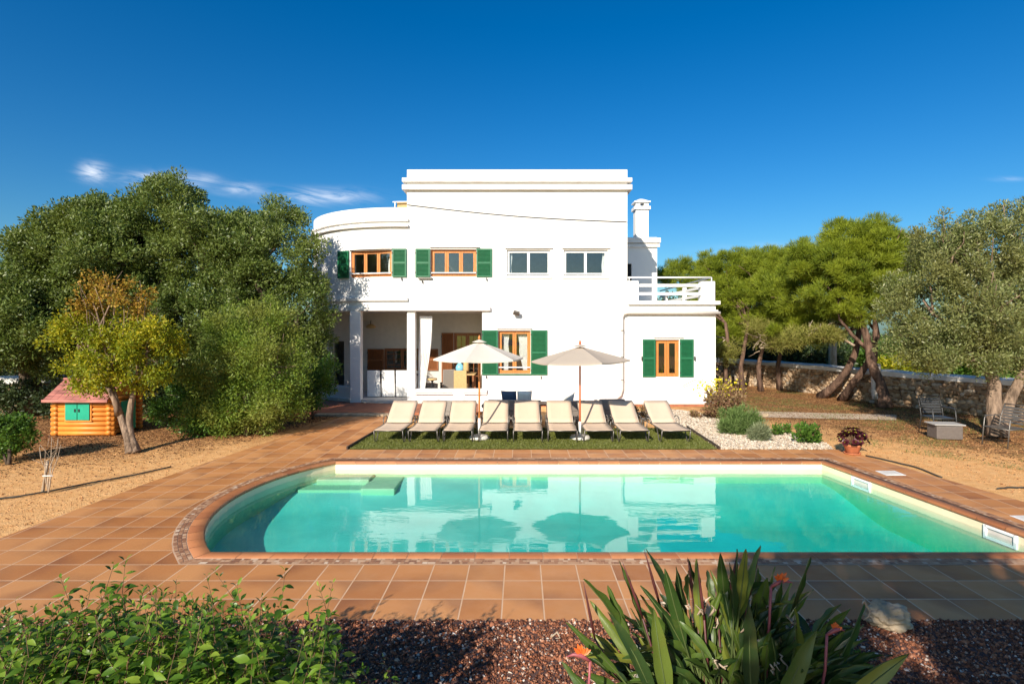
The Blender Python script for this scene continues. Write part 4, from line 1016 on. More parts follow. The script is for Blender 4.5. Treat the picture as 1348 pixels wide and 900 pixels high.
# ---- sun loungers
def make_lounger():
    root = thing('sun_lounger', (0, 0, 0), 'x', 'sun lounger', 'beige sun loungers in a row on the lawn')
    w = 0.325; L0, L1, L2 = 0.0, 0.98, 1.72; z0, z2 = 0.30, 0.76
    def strip(pts, name):
        mb = MB(); nx = 6; vs = []
        for (y, z, sag) in pts:
            for i in range(nx+1):
                u = i/nx*2-1; vs.append((u*(w-0.012), y, z-sag*(1-u*u)))
        m = len(pts); fs = [(j*(nx+1)+i, j*(nx+1)+i+1, (j+1)*(nx+1)+i+1, (j+1)*(nx+1)+i) for j in range(m-1) for i in range(nx)]
        mb.add(vs, fs, True); o = mb.build(name, 'sling', root)
        s = o.modifiers.new('Solidify', 'SOLIDIFY'); s.thickness = 0.006
    strip([(0.0, z0+0.012, 0.0), (0.06, z0+0.016, 0.008), (0.3, z0+0.006, 0.025), (0.6, z0+0.003, 0.03), (0.9, z0+0.010, 0.02), (L1, z0+0.020, 0.008)], 'seat')
    strip([(L1+0.005, z0+0.024, 0.005), (1.15, z0+0.12, 0.02), (1.4, z0+0.28, 0.02), (1.62, z2-0.06+0.01, 0.012), (L2, z2+0.008, 0.0)], 'backrest')
    mb = MB()
    for sx in (-1, 1):
        mb.tube([(sx*w, 0.03, z0-0.02), (sx*w, 0.06, z0), (sx*w, L1, z0+0.006), (sx*w, 1.86, z0-0.02)], 0.014, 8)
    mb.tube([(-w, 0.02, z0-0.01), (w, 0.02, z0-0.01)], 0.014, 8); mb.tube([(-w, 1.86, z0-0.02), (w, 1.86, z0-0.02)], 0.014, 8)
    mb.build('frame', 'grey_metal', root)
    mb = MB(); 
    for sx in (-1, 1): mb.tube([(sx*(w-0.004), L1, z0+0.012), (sx*(w-0.004), L2-0.05, z2-0.03), (sx*(w-0.05), L2, z2)], 0.013, 8)
    mb.tube([(-w+0.05, L2, z2), (w-0.05, L2, z2)], 0.013, 8); mb.tube([(-w+0.02, 1.3, 0.49), (-w+0.02, 1.6, z0)], 0.009, 6); mb.tube([(w-0.02, 1.3, 0.49), (w-0.02, 1.6, z0)], 0.009, 6)
    mb.build('back_frame', 'grey_metal', root)
    for sx in (-1, 1):
        for y0, d in ((0.10, 1), (1.35, 1)):
            mb = MB(); x = sx*(w+0.012)
            mb.tube([(x, y0-0.07, z0-0.01), (x, y0-0.02, 0.10), (x, y0+0.05, 0.014), (x, y0+0.16, 0.014), (x, y0+0.24, 0.12), (x, y0+0.34, z0-0.01)], 0.012, 7)
            mb.build('leg', 'grey_metal', root)
        mb = MB(); x = sx*(w+0.02)
        mb.tube([(x, 0.86, z0), (x+sx*0.015, 0.90, z0+0.11), (x+sx*0.02, 1.0, z0+0.17), (x+sx*0.02, 1.18, z0+0.17), (x+sx*0.015, 1.27, z0+0.10), (x, 1.28, z0)], 0.012, 8); mb.build('armrest', 'grey_metal', root)
    return root
lounge_lb = ['beige sun lounger at the left end of the row', 'second beige sun lounger from the left end of the row', 'third beige sun lounger from the left, just left of the cream umbrella pole', 'beige sun lounger with a dark strap across its backrest, right of the cream umbrella pole',
             'middle beige sun lounger of the nine in the row', 'beige sun lounger just left of the red umbrella pole', 'beige sun lounger with a dark strap, just right of the red umbrella pole', 'second beige sun lounger from the right end of the row', 'beige sun lounger at the right end of the row beside the pale gravel']
lf = [510.5, 556, 602, 649, 695, 741, 789, 836, 891]
proto = make_lounger(); lounge_objs = []
for i, px in enumerate(lf):
    o = proto if i == 0 else copy_tree(proto)
    o.location = ((px-CX)/F*12.95, 12.95, 0.008); o.rotation_euler.z = R([-2, -1, 0.5, 0, 0.4, -0.5, 0.8, 1.2, 3][i]); o['label'] = lounge_lb[i]; lounge_objs.append(o)
for i in (3, 6):
    x0 = (lf[i]-CX)/F*12.95
    tag(MB().tube([(x0-0.20, 14.07, 0.375), (x0-0.06, 14.35, 0.55), (x0+0.04, 14.62, 0.70)], 0.012, 6).build('strap', 'dark_metal', None, (x0-0.2, 14.07, 0.375)), ('dark strap lying on the backrest of the lounger right of the cream umbrella pole', 'dark strap lying on the backrest of the lounger right of the red umbrella pole')[i == 6], 'strap')

# ---- umbrellas
def umbrella(px, Y, ztip, ztop, rad, rot, canvas, polemat, label, tilt=(0, 0), white_to=0.55):
    x = (px-CX)/F*Y; root = thing('garden_umbrella', (x, Y, 0.008), label, 'umbrella', 'garden umbrellas among the loungers')
    c = Vector((x, Y, 0)); nS = 6
    tips = [Vector((x+rad*math.cos(rot+i*math.pi/3), Y+rad*math.sin(rot+i*math.pi/3), ztip+tilt[0]*math.cos(rot+i*math.pi/3)+tilt[1]*math.sin(rot+i*math.pi/3))) for i in range(nS)]
    apex = Vector((x, Y, ztop)); mb = MB(); K = 8
    for i in range(nS):
        A, B = tips[i], tips[(i+1) % nS]; vs = []; fs = []
        for j in range(K+1):
            t = 0.04+0.96*j/K
            for q in range(7):
                u = q/6; p = apex.lerp(A.lerp(B, u), t); s_ = 4*u*(1-u)
                p.z -= 0.03*s_*t; p.z += 0.006*math.sin(math.pi*t)-0.012*s_*math.sin(math.pi*t)
                if j == K: cc = (c.xy.to_3d()); p.x += (x-p.x)*0.05*s_; p.y += (Y-p.y)*0.05*s_
                vs.append(p)
        for j in range(K):
            for q in range(6): a = j*7+q; fs.append((a, a+1, a+8, a+7))
        mb.add(vs, fs, True)
        # short hanging valance hem
        vs = [vs[K*7+q] for q in range(7)]; lo = [v-Vector((0, 0, 0.035)) for v in vs]
        mb.add(vs+lo, [(q, q+1, q+8, q+7) for q in range(6)])
    can = mb.build('canopy', canvas, root)
    mb = MB(); r2 = rad*0.17
    for i in range(nS):
        a1, a2 = rot+i*math.pi/3, rot+(i+1)*math.pi/3; top = Vector((x, Y, ztop+0.055)); zz = ztop-(ztop-ztip)*0.17+0.055
        mb.add([top, (x+r2*math.cos(a1), Y+r2*math.sin(a1), zz), (x+r2*math.cos(a2), Y+r2*math.sin(a2), zz)], [(0, 1, 2)])
    mb.build('vent_cap', canvas, can)
    for i in range(nS):
        mb = MB(); mb.tube([Vector((x, Y, ztop-0.08)), tips[i].lerp(apex, 0.01)-Vector((0, 0, 0.03))], 0.010, 5)
        mid = apex.lerp(tips[i], 0.5)-Vector((0, 0, 0.03)); mb.tube([Vector((x, Y, ztip-0.08)), mid], 0.008, 5); mb.build('rib', polemat, root)
    MB().tube([(x, Y, 0.1), (x, Y, ztop+0.02)], 0.024, 12).build('pole', polemat, root)
    MB().tube([(x, Y, ztop+0.05), (x, Y, ztop+0.08), (x, Y, ztop+0.13), (x, Y, ztop+0.16)], [0.02, 0.035, 0.022, 0.006], 10).build('finial', polemat, root)
    MB().tube([(x, Y, 0.06), (x, Y, white_to)], 0.032, 12).build('sleeve', 'white_metal', root)
    mb = MB(); mb.lathe((x, Y, 0.008), [(0.0, 0.09), (0.06, 0.09), (0.22, 0.07), (0.25, 0.03), (0.25, 0)], 4 if False else 20); mb.build('base', 'concrete', root)
    return root
umbrella(631, 13.55, P(0, 473.0, 13.55).z+0.03, P(0, 449.5, 13.55).z, 1.12, R(18), 'canvas_cream', 'orange_wood', 'cream six sided umbrella on a light wooden pole, the left one of two', white_to=0.50)
umbrella(763.5, 13.55, P(0, 476.5, 13.55).z+0.04, P(0, 456, 13.55).z, 1.20, R(-12), 'canvas_taupe', 'pole_red', 'taupe six sided umbrella on a red brown pole, the right one of two', tilt=(0.03, 0.0), white_to=0.42)

# ================================================================== PLAYHOUSE
def playhouse():
    Y0 = 13.95; x0, x1 = P(73, 0, Y0).x, P(147, 0, Y0).x; y0, y1 = Y0, Y0+0.98
    root = thing('playhouse', (x0, y0, 0), 'orange toy log cabin with faded red roof and closed turquoise shutters', 'playhouse')
    r = 0.06; mb = MB(); nlog = 8
    for k in range(nlog):
        z = r+k*0.118
        for y in (y0, y1): mb.tube([(x0-0.08, y, z), (x1+0.08, y, z)], r, 10)
        for x in (x0+0.04, x1-0.04): mb.tube([(x, y0-0.08, z+0.02), (x, y1+0.08, z+0.02)], r, 10)
    # gable ends
    zt = nlog*0.118+0.03
    for x in (x0+0.02, x1-0.06): mb.add([(x, y0, zt-0.06), (x, y1, zt-0.06), (x, (y0+y1)/2, 1.30), (x+0.04, y0, zt-0.06), (x+0.04, y1, zt-0.06), (x+0.04, (y0+y1)/2, 1.30)], [(0, 1, 2), (3, 5, 4), (0, 2, 5, 3), (1, 4, 5, 2), (0, 3, 4, 1)])
    mb.build('log_wall', 'plastic_orange', root)
    mb = MB(); ym = (y0+y1)/2; e = 0.20
    def slab(ya, za, yb, zb):
        n_ = 9
        for i in range(n_):
            xa = x0-0.16+(x1-x0+0.20)*i/n_; xb = x0-0.16+(x1-x0+0.20)*(i+1)/n_-0.012
            mb.add([(xa, ya, za), (xb, ya, za), (xb, yb, zb), (xa, yb, zb), (xa, ya, za+0.035), (xb, ya, za+0.035), (xb, yb, zb+0.035), (xa, yb, zb+0.035)], [(3, 2, 1, 0), (4, 5, 6, 7), (0, 1, 5, 4), (1, 2, 6, 5), (2, 3, 7, 6), (3, 0, 4, 7)])
        mb.add([(x0-0.15, ya, za), (x1+0.02, ya, za), (x1+0.02, yb, zb), (x0-0.15, yb, zb), (x0-0.15, ya, za+0.028), (x1+0.02, ya, za+0.028), (x1+0.02, yb, zb+0.028), (x0-0.15, yb, zb+0.028)], [(3, 2, 1, 0), (4, 5, 6, 7), (0, 1, 5, 4), (1, 2, 6, 5), (2, 3, 7, 6), (3, 0, 4, 7)])
    slab(y0-e, zt-0.10, ym, 1.34); slab(y1+e, zt-0.10, ym+0.002, 1.34)
    mb.box(x0-0.17, x1+0.05, ym-0.05, ym+0.05, 1.36, 1.40); mb.box(x0-0.17, x1+0.05, y0-e-0.025, y0-e+0.0, zt-0.12, zt-0.05)
    mb.build('roof', 'plastic_red', root, bevel=0.006)
    xm = x0+(x1-x0)*0.44; 
    MB().box(xm-0.34, xm+0.34, y0-0.075, y0-0.055, 0.35, 0.90).build('window_frame', 'plastic_orange', root, bevel=0.008)
    for s in (-1, 1):
        a, b = sorted((xm+s*0.008, xm+s*0.30)); sh = MB().box(a, b, y0-0.10, y0-0.077, 0.40, 0.86).build('shutter', 'plastic_green', root, bevel=0.006)
        MB().box(xm+s*0.05-0.018, xm+s*0.05+0.018, y0-0.115, y0-0.102, 0.60, 0.68).build('handle', 'dark', sh, bevel=0.006)
    MB().box(x1-0.01+0.06, x1+0.09, y0+0.25, y0+0.75, 0.06, 0.82).build('door', 'plastic_green', root, bevel=0.01)
    cxx, cyy = P(140, 0, 14.3).x, 14.15
    mb = MB(); mb.box(cxx-0.07, cxx+0.07, cyy-0.06, cyy+0.06, 1.05, 1.42); mb.box(cxx-0.09, cxx+0.09, cyy-0.08, cyy+0.08, 1.422, 1.46); mb.build('chimney', 'plastic_green', root, bevel=0.01)
playhouse()

# ================================================================== RUBBLE WALLS
def ico(sub=1):
    bm = bmesh.new(); bmesh.ops.create_icosphere(bm, subdivisions=sub, radius=1); v = np.array([x.co[:] for x in bm.verts]); f = np.array([[q.index for q in p.verts] for p in bm.faces]); bm.free(); return v, f
ICO_V, ICO_F = ico(2)
def rubble_wall(name, pts, h, thick, label, cap_h=0.16, side=1, sz=0.2, faces=(-1, 1)):
    root = thing(name, (pts[0][0], pts[0][1], 0), label, 'stone wall')
    core, cap = MB(), MB(); P3 = []; DX = []; S3 = []
    for a, b in zip(pts[:-1], pts[1:]):
        a, b = Vector((*a, 0)), Vector((*b, 0)); d = b-a; L = d.length; d.normalize(); nn = Vector((d.y, -d.x, 0)); rot = Matrix.Rotation(math.atan2(d.y, d.x), 3, 'Z'); m = (a+b)/2
        core.obox(m+Vector((0, 0, h/2)), (L+0.04, thick, h), rot)
        # cap as an uneven whitewashed band
        k = max(2, int(L/0.5)); vs = []; w2 = thick/2+0.09
        for i in range(k+1):
            p = a.lerp(b, i/k); j = random.uniform(-0.018, 0.018)
            for s_, z in ((-w2, h), (w2, h), (w2-0.01, h+cap_h*0.8+j), (0, h+cap_h+0.02+j), (-w2+0.01, h+cap_h*0.8+j)): q = p+nn*(s_+random.uniform(-0.012, 0.012)); vs.append((q.x, q.y, z+random.uniform(-0.008, 0.008)))
        fs = [(i*5+q, i*5+(q+1) % 5, (i+1)*5+(q+1) % 5, (i+1)*5+q) for i in range(k) for q in range(5)]+[(0, 1, 2, 3, 4), tuple(k*5+q for q in (4, 3, 2, 1, 0))]
        cap.add(vs, fs)
        for sd in faces:
            z = sz*0.3; r_ = 0
            while z < h-0.02:
                x = random.uniform(0, sz); 
                while x < L:
                    w_ = sz*random.uniform(0.6, 1.7); hh = sz*random.uniform(0.7, 1.1)
                    q = a+d*x+nn*sd*(thick/2-0.02); P3.append((q.x, q.y, z+random.uniform(-0.04, 0.04))); DX.append(tuple(d)); S3.append((w_*0.58, 0.10+random.uniform(-0.03, 0.03), hh*0.58)); x += w_*0.92
                z += sz*0.74
    core.build('wall_core', 'mortar', root); cap.build('wall_cap', 'cap', root)
    P3, DX, S3 = map(np.array, (P3, DX, S3)); n_ = len(P3)
    NZ = np.tile([0, 0, 1.0], (n_, 1)); a = rng.uniform(-0.25, 0.25, n_)[:, None]; X_ = DX*np.cos(a)+NZ*np.sin(a); Z_ = -DX*np.sin(a)+NZ*np.cos(a); Y_ = np.cross(Z_, X_)
    b = ICO_V; b = np.sign(b)*np.abs(b)**0.7
    nv = len(b); nzv = 1+rng.normal(size=(n_, nv, 1))*0.09
    L3 = b[None]*S3[:, None, :]*nzv
    V = P3[:, None, :]+L3[..., 0:1]*X_[:, None]+L3[..., 1:2]*Y_[:, None]+L3[..., 2:3]*Z_[:, None]
    V[..., 2] = np.minimum(V[..., 2], h-0.002)
    Fc = ICO_F[None]+(np.arange(n_)*nv)[:, None, None]
    link('stones', np_mesh('stones', V.reshape(-1, 3), Fc.reshape(-1, 3)), 'rubble', root)
    return root
rubble_wall('stone_wall', [(8.4, 31), (9.9, 27.5), (11.66, 24.9), (12.43, 22.2), (13.0, 19.9), (13.9, 18.0), (14.7, 16.4), (16.8, 12)], 1.0, 0.5, 'rubble stone wall with whitewashed cap behind the pines at the right', faces=(1,), sz=0.155, cap_h=0.18)
rubble_wall('stone_wall', [(-26, 16.6), (-17.0, 17.4), (-12.6, 18.6), (-9.5, 19.6)], 0.95, 0.5, 'rubble stone wall with weathered white cap behind the toy cabin', faces=(1,), cap_h=0.2)

# ================================================================== TREES
def lobe(px, py, Y, rpx, rpy=None, ry=None):
    c = P(px, py, Y); rx = rpx/F*Y; rz = (rpy or rpx)/F*Y
    return (c.x, c.y, c.z, rx, ry or (rx+rz)/2, rz)
def gx_(px, Y): return (px-CX)/F*Y
# big dense wild olives at the left
L1 = [lobe(15, 388, 16.8, 60, 42), lobe(60, 335, 17.2, 42, 30), lobe(48, 418, 16.4, 68, 66), lobe(-30, 440, 16.2, 60, 46), lobe(110, 345, 17, 75, 65), lobe(110, 302, 17.6, 46, 36), lobe(68, 362, 17.0, 42, 32), lobe(20, 446, 15.8, 60, 34)]
tree('wild_olive_tree', (gx_(40, 17), 17, 0), 'broad dense dark green tree at the left edge behind the stone wall', 'tree', L1, 125000, 0.10, 'leaf_lentisk', 'bark_dark', [([(gx_(40, 17.2), 17.2, 0), (gx_(38, 17), 17, 1.5), (gx_(42, 17), 17, 2.6)], 0.3, 0.2)], group='dense trees left of the villa', subr=(0.18, 0.36), per=110)
L2 = [lobe(190, 335, 17.90, 85, 70), lobe(232, 290, 18.10, 60, 50), lobe(175, 400, 17.30, 70, 60), lobe(150, 300, 18.50, 50, 35), lobe(270, 330, 17.50, 60, 60), lobe(250, 410, 17.70, 60, 70), lobe(232, 258, 18.30, 32, 22), lobe(190, 470, 17.90, 60, 45)]
tree('wild_olive_tree', (gx_(215, 18), 18, 0), 'tallest dense dark green tree in the middle of the left clump', 'tree', L2, 140000, 0.10, 'leaf_lentisk', 'bark_dark', [([(gx_(215, 18), 18, 0), (gx_(210, 17.8), 17.8, 1.7), (gx_(215, 17.8), 17.8, 3.2)], 0.32, 0.2), ([(gx_(222, 18), 18.1, 0), (gx_(238, 18), 18, 1.8), (gx_(250, 18), 18, 3)], 0.22, 0.14)], group='dense trees left of the villa', subr=(0.18, 0.36), per=110)
L3_ = [lobe(335, 335, 17.95, 62, 58), lobe(372, 345, 17.75, 52, 60), lobe(350, 295, 18.35, 45, 30), lobe(395, 400, 17.75, 42, 70), lobe(300, 310, 18.35, 45, 45), lobe(335, 365, 17.1, 32, 30), lobe(330, 430, 17.95, 60, 70), lobe(405, 455, 18.15, 26, 50), lobe(300, 480, 18.15, 55, 45), lobe(365, 500, 18.15, 50, 45)]
tree('wild_olive_tree', (gx_(360, 17.8), 17.8, 0), 'dense olive green tree touching the curved front of the villa', 'tree', L3_, 125000, 0.095, 'leaf_lentisk', 'bark_dark', [([(gx_(350, 17.8), 17.8, 0), (gx_(345, 17.6), 17.6, 1.6), (gx_(350, 17.5), 17.5, 3)], 0.28, 0.18), ([(gx_(372, 17.8), 17.8, 0), (gx_(385, 17.6), 17.6, 1.8), (gx_(390, 17.5), 17.5, 2.8)], 0.18, 0.12)], group='dense trees left of the villa', subr=(0.18, 0.34), per=110)
tree('background_tree', (gx_(-10, 30), 30, 0), 'tree crown far behind at the left edge of the photo', 'tree', [lobe(-10, 388, 30, 50, 28), lobe(40, 405, 30, 60, 34), lobe(-70, 400, 30, 60, 40)], 16000, 0.2, 'leaf_dark', 'bark_dark', [([(gx_(-10, 30), 30, 0), (gx_(-10, 30), 30, 3)], 0.3, 0.2)], subr=(0.5, 0.9))
# low undergrowth behind wall left
(V, Fc), _ = tree_leaves([lobe(40, 505, 18.6, 120, 22, 1.0), lobe(240, 510, 18.6, 70, 30, 0.8)], 16000, 0.13, subr=(0.3, 0.5))
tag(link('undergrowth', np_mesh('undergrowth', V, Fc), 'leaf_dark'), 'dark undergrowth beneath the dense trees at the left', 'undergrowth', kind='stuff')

(V, Fc), _ = tree_leaves([lobe(-20, 522, 16.3, 50, 18, 0.35), lobe(50, 525, 16.5, 50, 18, 0.35), lobe(110, 520, 17.2, 50, 16, 0.35), lobe(200, 520, 17.4, 50, 22, 0.5)], 15000, 0.10, subr=(0.15, 0.3))  # dark ivy leaves put over the wall to make its shaded face darker
V[:, 2] = np.maximum(V[:, 2], 0.0)
tag(link('ivy', np_mesh('ivy', V, Fc), 'leaf_dark'), 'dark ivy and brush added against the stone wall behind the toy cabin to deepen its shade', 'ivy', kind='stuff')
# yellow tree
Yt = 12.25
low = [lobe(105, 455, Yt, 34, 28), lobe(150, 465, Yt-0.2, 42, 34), lobe(195, 460, Yt, 34, 34), lobe(125, 500, Yt-0.1, 34, 22), lobe(185, 495, Yt, 32, 20), lobe(98, 430, Yt, 20, 18), lobe(208, 435, Yt, 18, 22), lobe(150, 430, Yt+0.3, 40, 26)]
topl = [lobe(118, 388, Yt, 20, 24), lobe(148, 372, Yt, 22, 24), lobe(178, 385, Yt, 20, 24), lobe(112, 412, Yt, 20, 14), lobe(190, 408, Yt, 20, 16), lobe(150, 400, Yt+0.2, 34, 20)]
b0 = G(172, 596)
tree('yellow_leaf_tree', (b0.x, b0.y, 0), 'small tree with yellow green leaves and pale forked trunk beside the toy cabin', 'tree', low+topl, 1, 0.06, 'leaf_yellow', 'bark_grey',
     [([b0, P(163, 560, 12.2), P(153, 530, 12.2), P(146, 505, 12.2)], 0.085, 0.05), ([b0+Vector((0.09, 0.05, 0)), P(168, 560, 12.25), P(172, 530, 12.25), P(180, 505, 12.3)], 0.085, 0.045), ([P(157, 545, 12.2), P(150, 525, 12.0), P(140, 508, 12.0)], 0.07, 0.035)],
     split=[(low, 21000, 'leaf_yellow'), (topl, 3800, 'leaf_ochre')], subr=(0.10, 0.24), per=60, twig_r=0.012, branches=4, droop=0.5, width=1.5)
# feathery shrubs
fe = [lobe(330, 450, 14.4, 50, 45), lobe(300, 480, 14.2, 45, 45), lobe(360, 480, 14.2, 45, 50), lobe(330, 520, 14.0, 60, 45), lobe(290, 530, 13.9, 38, 30), lobe(372, 520, 14.3, 24, 36), lobe(345, 420, 14.7, 32, 26)]
tree('feathery_shrub', G(330, 572), 'large feathery light green shrub between the toy cabin and the villa', 'shrub', fe, 62000, 0.075, 'leaf_feather', 'bark_grey', [([G(325, 572), P(325, 540, 14), P(320, 500, 14.2)], 0.06, 0.03), ([G(340, 571), P(350, 530, 14), P(360, 490, 14.2)], 0.06, 0.03)], subr=(0.14, 0.34), per=90, twig_r=0.012, width=0.8, up=0.35)
fe2 = [lobe(248, 530, 14.3, 26, 18), lobe(230, 545, 14.2, 22, 16), lobe(265, 552, 14.0, 28, 20), lobe(240, 510, 14.8, 22, 18)]
tree('leafy_shrub', G(250, 570), 'low bright green shrub at the foot of the feathery shrub', 'shrub', fe2, 12000, 0.08, 'leaf_fresh', 'bark_grey', [([G(250, 570), P(248, 550, 14.1)], 0.03, 0.02)], subr=(0.12, 0.25), per=60, twig_r=0.01)
fe3 = [lobe(415, 500, 16.4, 22, 20), lobe(400, 525, 16.2, 24, 18), lobe(425, 490, 17.6, 20, 14)]
tree('leafy_shrub', G(412, 551), 'dark green potted-size shrub in the shade left of the porch', 'shrub', fe3, 7000, 0.09, 'leaf_fresh', 'bark_dark', [([G(412, 551), P(412, 530, 16.4)], 0.03, 0.02)], subr=(0.15, 0.28), per=60, twig_r=0.01)
fe4 = [lobe(15, 560, 11.3, 26, 16), lobe(-8, 568, 11.2, 24, 18), lobe(28, 575, 11.2, 16, 12), lobe(5, 590, 11.2, 20, 10)]
tree('leafy_shrub', G(12, 611), 'small round dark green shrub cut off by the left edge of the photo', 'shrub', fe4, 7000, 0.06, 'leaf_fresh', 'bark_dark', [([G(12, 611), P(13, 590, 11.1), P(10, 575, 11.2)], 0.035, 0.02), ([G(10, 611), P(2, 592, 11.1)], 0.025, 0.015)], subr=(0.08, 0.16), per=50, twig_r=0.008, width=1.4)

# pines
def pine(name, base, label, lobes, n, trunks, mats='leaf_pine', **kw):
    return tree(name, base, label, 'pine tree', lobes, int(n*1.6), 0.13, mats, 'bark_pine', trunks, group='pines at the right', subr=(0.10, 0.22), per=60, width=0.8, up=0.5, rand=0.25, fill=0.2, flat=0.7, tmpl=BLADE_W, **kw)
BLADE_W = ([(-0.07, 0, 0), (0.07, 0, 0), (0.03, 1, 0.05), (-0.03, 1, 0.05)], [(0, 1, 2, 3)])
b = G(1165, 537)
pine('pine_tree', b, 'tall leaning umbrella pine with a thick dark trunk beside the olive tree', [lobe(1120, 318, 19.4, 52, 26), lobe(1165, 322, 19.0, 42, 26), lobe(1085, 345, 19.6, 45, 28), lobe(1135, 350, 19.0, 60, 32), lobe(1185, 340, 19.5, 35, 28), lobe(1105, 385, 19.2, 48, 28), lobe(1165, 385, 18.8, 30, 22), lobe(1130, 405, 19.0, 40, 18), lobe(1145, 302, 19.4, 35, 14), lobe(1110, 345, 20, 60, 40), lobe(1150, 375, 19.6, 50, 36)], 85000,
     [([b, P(1160, 505, 18.8), P(1147, 475, 18.8), P(1143, 445, 19), P(1130, 415, 19)], 0.20, 0.09), ([P(1150, 475, 19), P(1152, 440, 19.1), P(1150, 405, 19.2)], 0.10, 0.06), ([P(1145, 462, 19), P(1120, 440, 19), P(1105, 420, 19)], 0.07, 0.04)])
b = G(1080, 523)
pine('pine_tree', b, 'pine leaning right from the middle of the stone wall', [lobe(1060, 350, 21.8, 40, 30), lobe(1050, 395, 21.6, 45, 30), lobe(1090, 415, 21.2, 35, 18), lobe(1075, 445, 20.8, 25, 10), lobe(1055, 425, 21.8, 40, 24), lobe(1045, 375, 22.2, 44, 40)], 40000, [([b, P(1106, 503, 20.8), P(1128, 465, 20.2), P(1132, 430, 20.4)], 0.16, 0.09)])
b = G(1108, 527)
pine('pine_tree', b, 'pine with a slanting bare trunk crossing in front of the wall', [lobe(1160, 370, 20.4, 30, 25), lobe(1125, 372, 20.6, 38, 25)], 16000, [([b, P(1124, 503, 20.0), P(1143, 478, 19.5), P(1156, 440, 19.4)], 0.15, 0.08)])
for base, lbl, lobes, n_, lean in (
    ((1002, 515), 'pine with thin trunk, rightmost of the three by the corner of the villa', [lobe(1000, 360, 24, 40, 26), lobe(1022, 385, 24, 38, 30), lobe(990, 400, 23.6, 42, 30), lobe(1010, 430, 23.4, 36, 20), lobe(1000, 395, 24.4, 50, 40)], 42000, 1015),
    ((978, 517), 'pine with thin trunk, the middle one of three by the corner of the villa', [lobe(960, 350, 25, 42, 20), lobe(940, 365, 25, 38, 24), lobe(962, 390, 24.6, 44, 28), lobe(980, 345, 25, 34, 18), lobe(965, 425, 24.3, 30, 18), lobe(950, 385, 25.3, 50, 34)], 48000, 985),
    ((957, 517), 'pine nearest the corner of the villa with pale dry lower twigs', [lobe(915, 362, 26, 36, 22), lobe(890, 365, 27, 30, 20), lobe(925, 395, 26, 30, 30), lobe(960, 440, 24, 24, 14)], 32000, 955),
    ((1027, 513), 'slim pine standing between the wall and the leaning pines', [lobe(1035, 345, 24.4, 34, 22), lobe(1020, 350, 24.5, 40, 22), lobe(1040, 420, 23.5, 26, 20)], 26000, 1042)):
    b = G(*base); yy = b.y
    pine('pine_tree', b, lbl, lobes, n_, [([b, P(base[0]-4, 480, yy), P(base[0]+2, 455, yy), P(lean, 425, yy)], 0.11, 0.06)])
(V, Fc), c_ = tree_leaves([lobe(1010, 440, 22.6, 34, 22), lobe(955, 460, 22.8, 24, 10)], 9000, 0.15, 0.6, subr=(0.2, 0.35), tmpl=BLADE_W)
r_ = thing('dry_pine_branch', P(1010, 440, 22.6), 'pale yellow dry pine growth hanging by the corner of the villa', 'branch')
link('foliage', np_mesh('foliage', V, Fc), 'leaf_pine_pale', r_)
mb = MB(); 
for _ in range(30):
    a = P(random.choice((1000, 1015, 955)), random.uniform(440, 462), 22.6); mb.tube(bend(a, a+Vector((random.uniform(-0.8, 0.8), random.uniform(-0.4, 0.4), random.uniform(-0.5, 0.4))), 3, 0.1), [0.02, 0.015, 0.01, 0.006], 4)
mb.build('twigs', 'bark_pale', r_)
(V, Fc), c_ = tree_leaves([lobe(1070, 440, 19.8, 34, 8), lobe(1050, 446, 19.8, 16, 8)], 6000, 0.15, 0.7, subr=(0.15, 0.28), tmpl=BLADE_W)
r_ = thing('pine_branch', P(1070, 440, 19.8), 'low yellow green pine branch with bare pale twigs beside the leaning trunks', 'branch')
link('foliage', np_mesh('foliage', V, Fc), 'leaf_pine_pale', r_)
mb = MB(); root_ = P(1125, 455, 19.2)
mb.tube([root_, P(1100, 440, 19.5), P(1070, 432, 19.8)], [0.05, 0.03, 0.015], 6)
for _ in range(22):
    a = P(random.uniform(1062, 1100), random.uniform(428, 440), 19.7); mb.tube(bend(a, a+Vector((random.uniform(-0.7, 0.5), random.uniform(-0.3, 0.3), random.uniform(-0.35, 0.5))), 3, 0.1), [0.018, 0.013, 0.008, 0.005], 4)
mb.build('twigs', 'bark_pale', r_)

# olive tree at the right
b = G(1313, 575)
ol = [lobe(1240, 340, 14.2, 52, 42), lobe(1300, 330, 14.4, 60, 48), lobe(1215, 395, 14, 46, 46), lobe(1280, 400, 13.6, 60, 50), lobe(1345, 390, 14.2, 60, 60), lobe(1235, 455, 13.8, 46, 34), lobe(1300, 460, 13.5, 52, 32), lobe(1365, 460, 14, 50, 36), lobe(1240, 297, 14.4, 14, 16), lobe(1330, 290, 14.6, 40, 24), lobe(1380, 330, 14.6, 50, 50), lobe(1200, 440, 14, 26, 40), lobe(1262, 305, 14.4, 20, 16)]
tree('olive_tree', b, 'grey green olive tree with a bulging crown at the right edge of the photo', 'olive tree', ol, 125000, 0.08, 'leaf_olive', 'bark_grey', [([b, P(1308, 540, 13.9), P(1308, 505, 14), P(1305, 480, 14)], 0.20, 0.12), ([b+Vector((0.1, 0.1, 0)), P(1325, 535, 14), P(1338, 508, 14), P(1350, 485, 14)], 0.16, 0.09)], subr=(0.12, 0.26), per=80, twig_r=0.02, branches=6, width=0.8, up=0.5)
(V, Fc), c_ = tree_leaves(ol, 8000, 0.09, 0.8, subr=(0.3, 0.5))

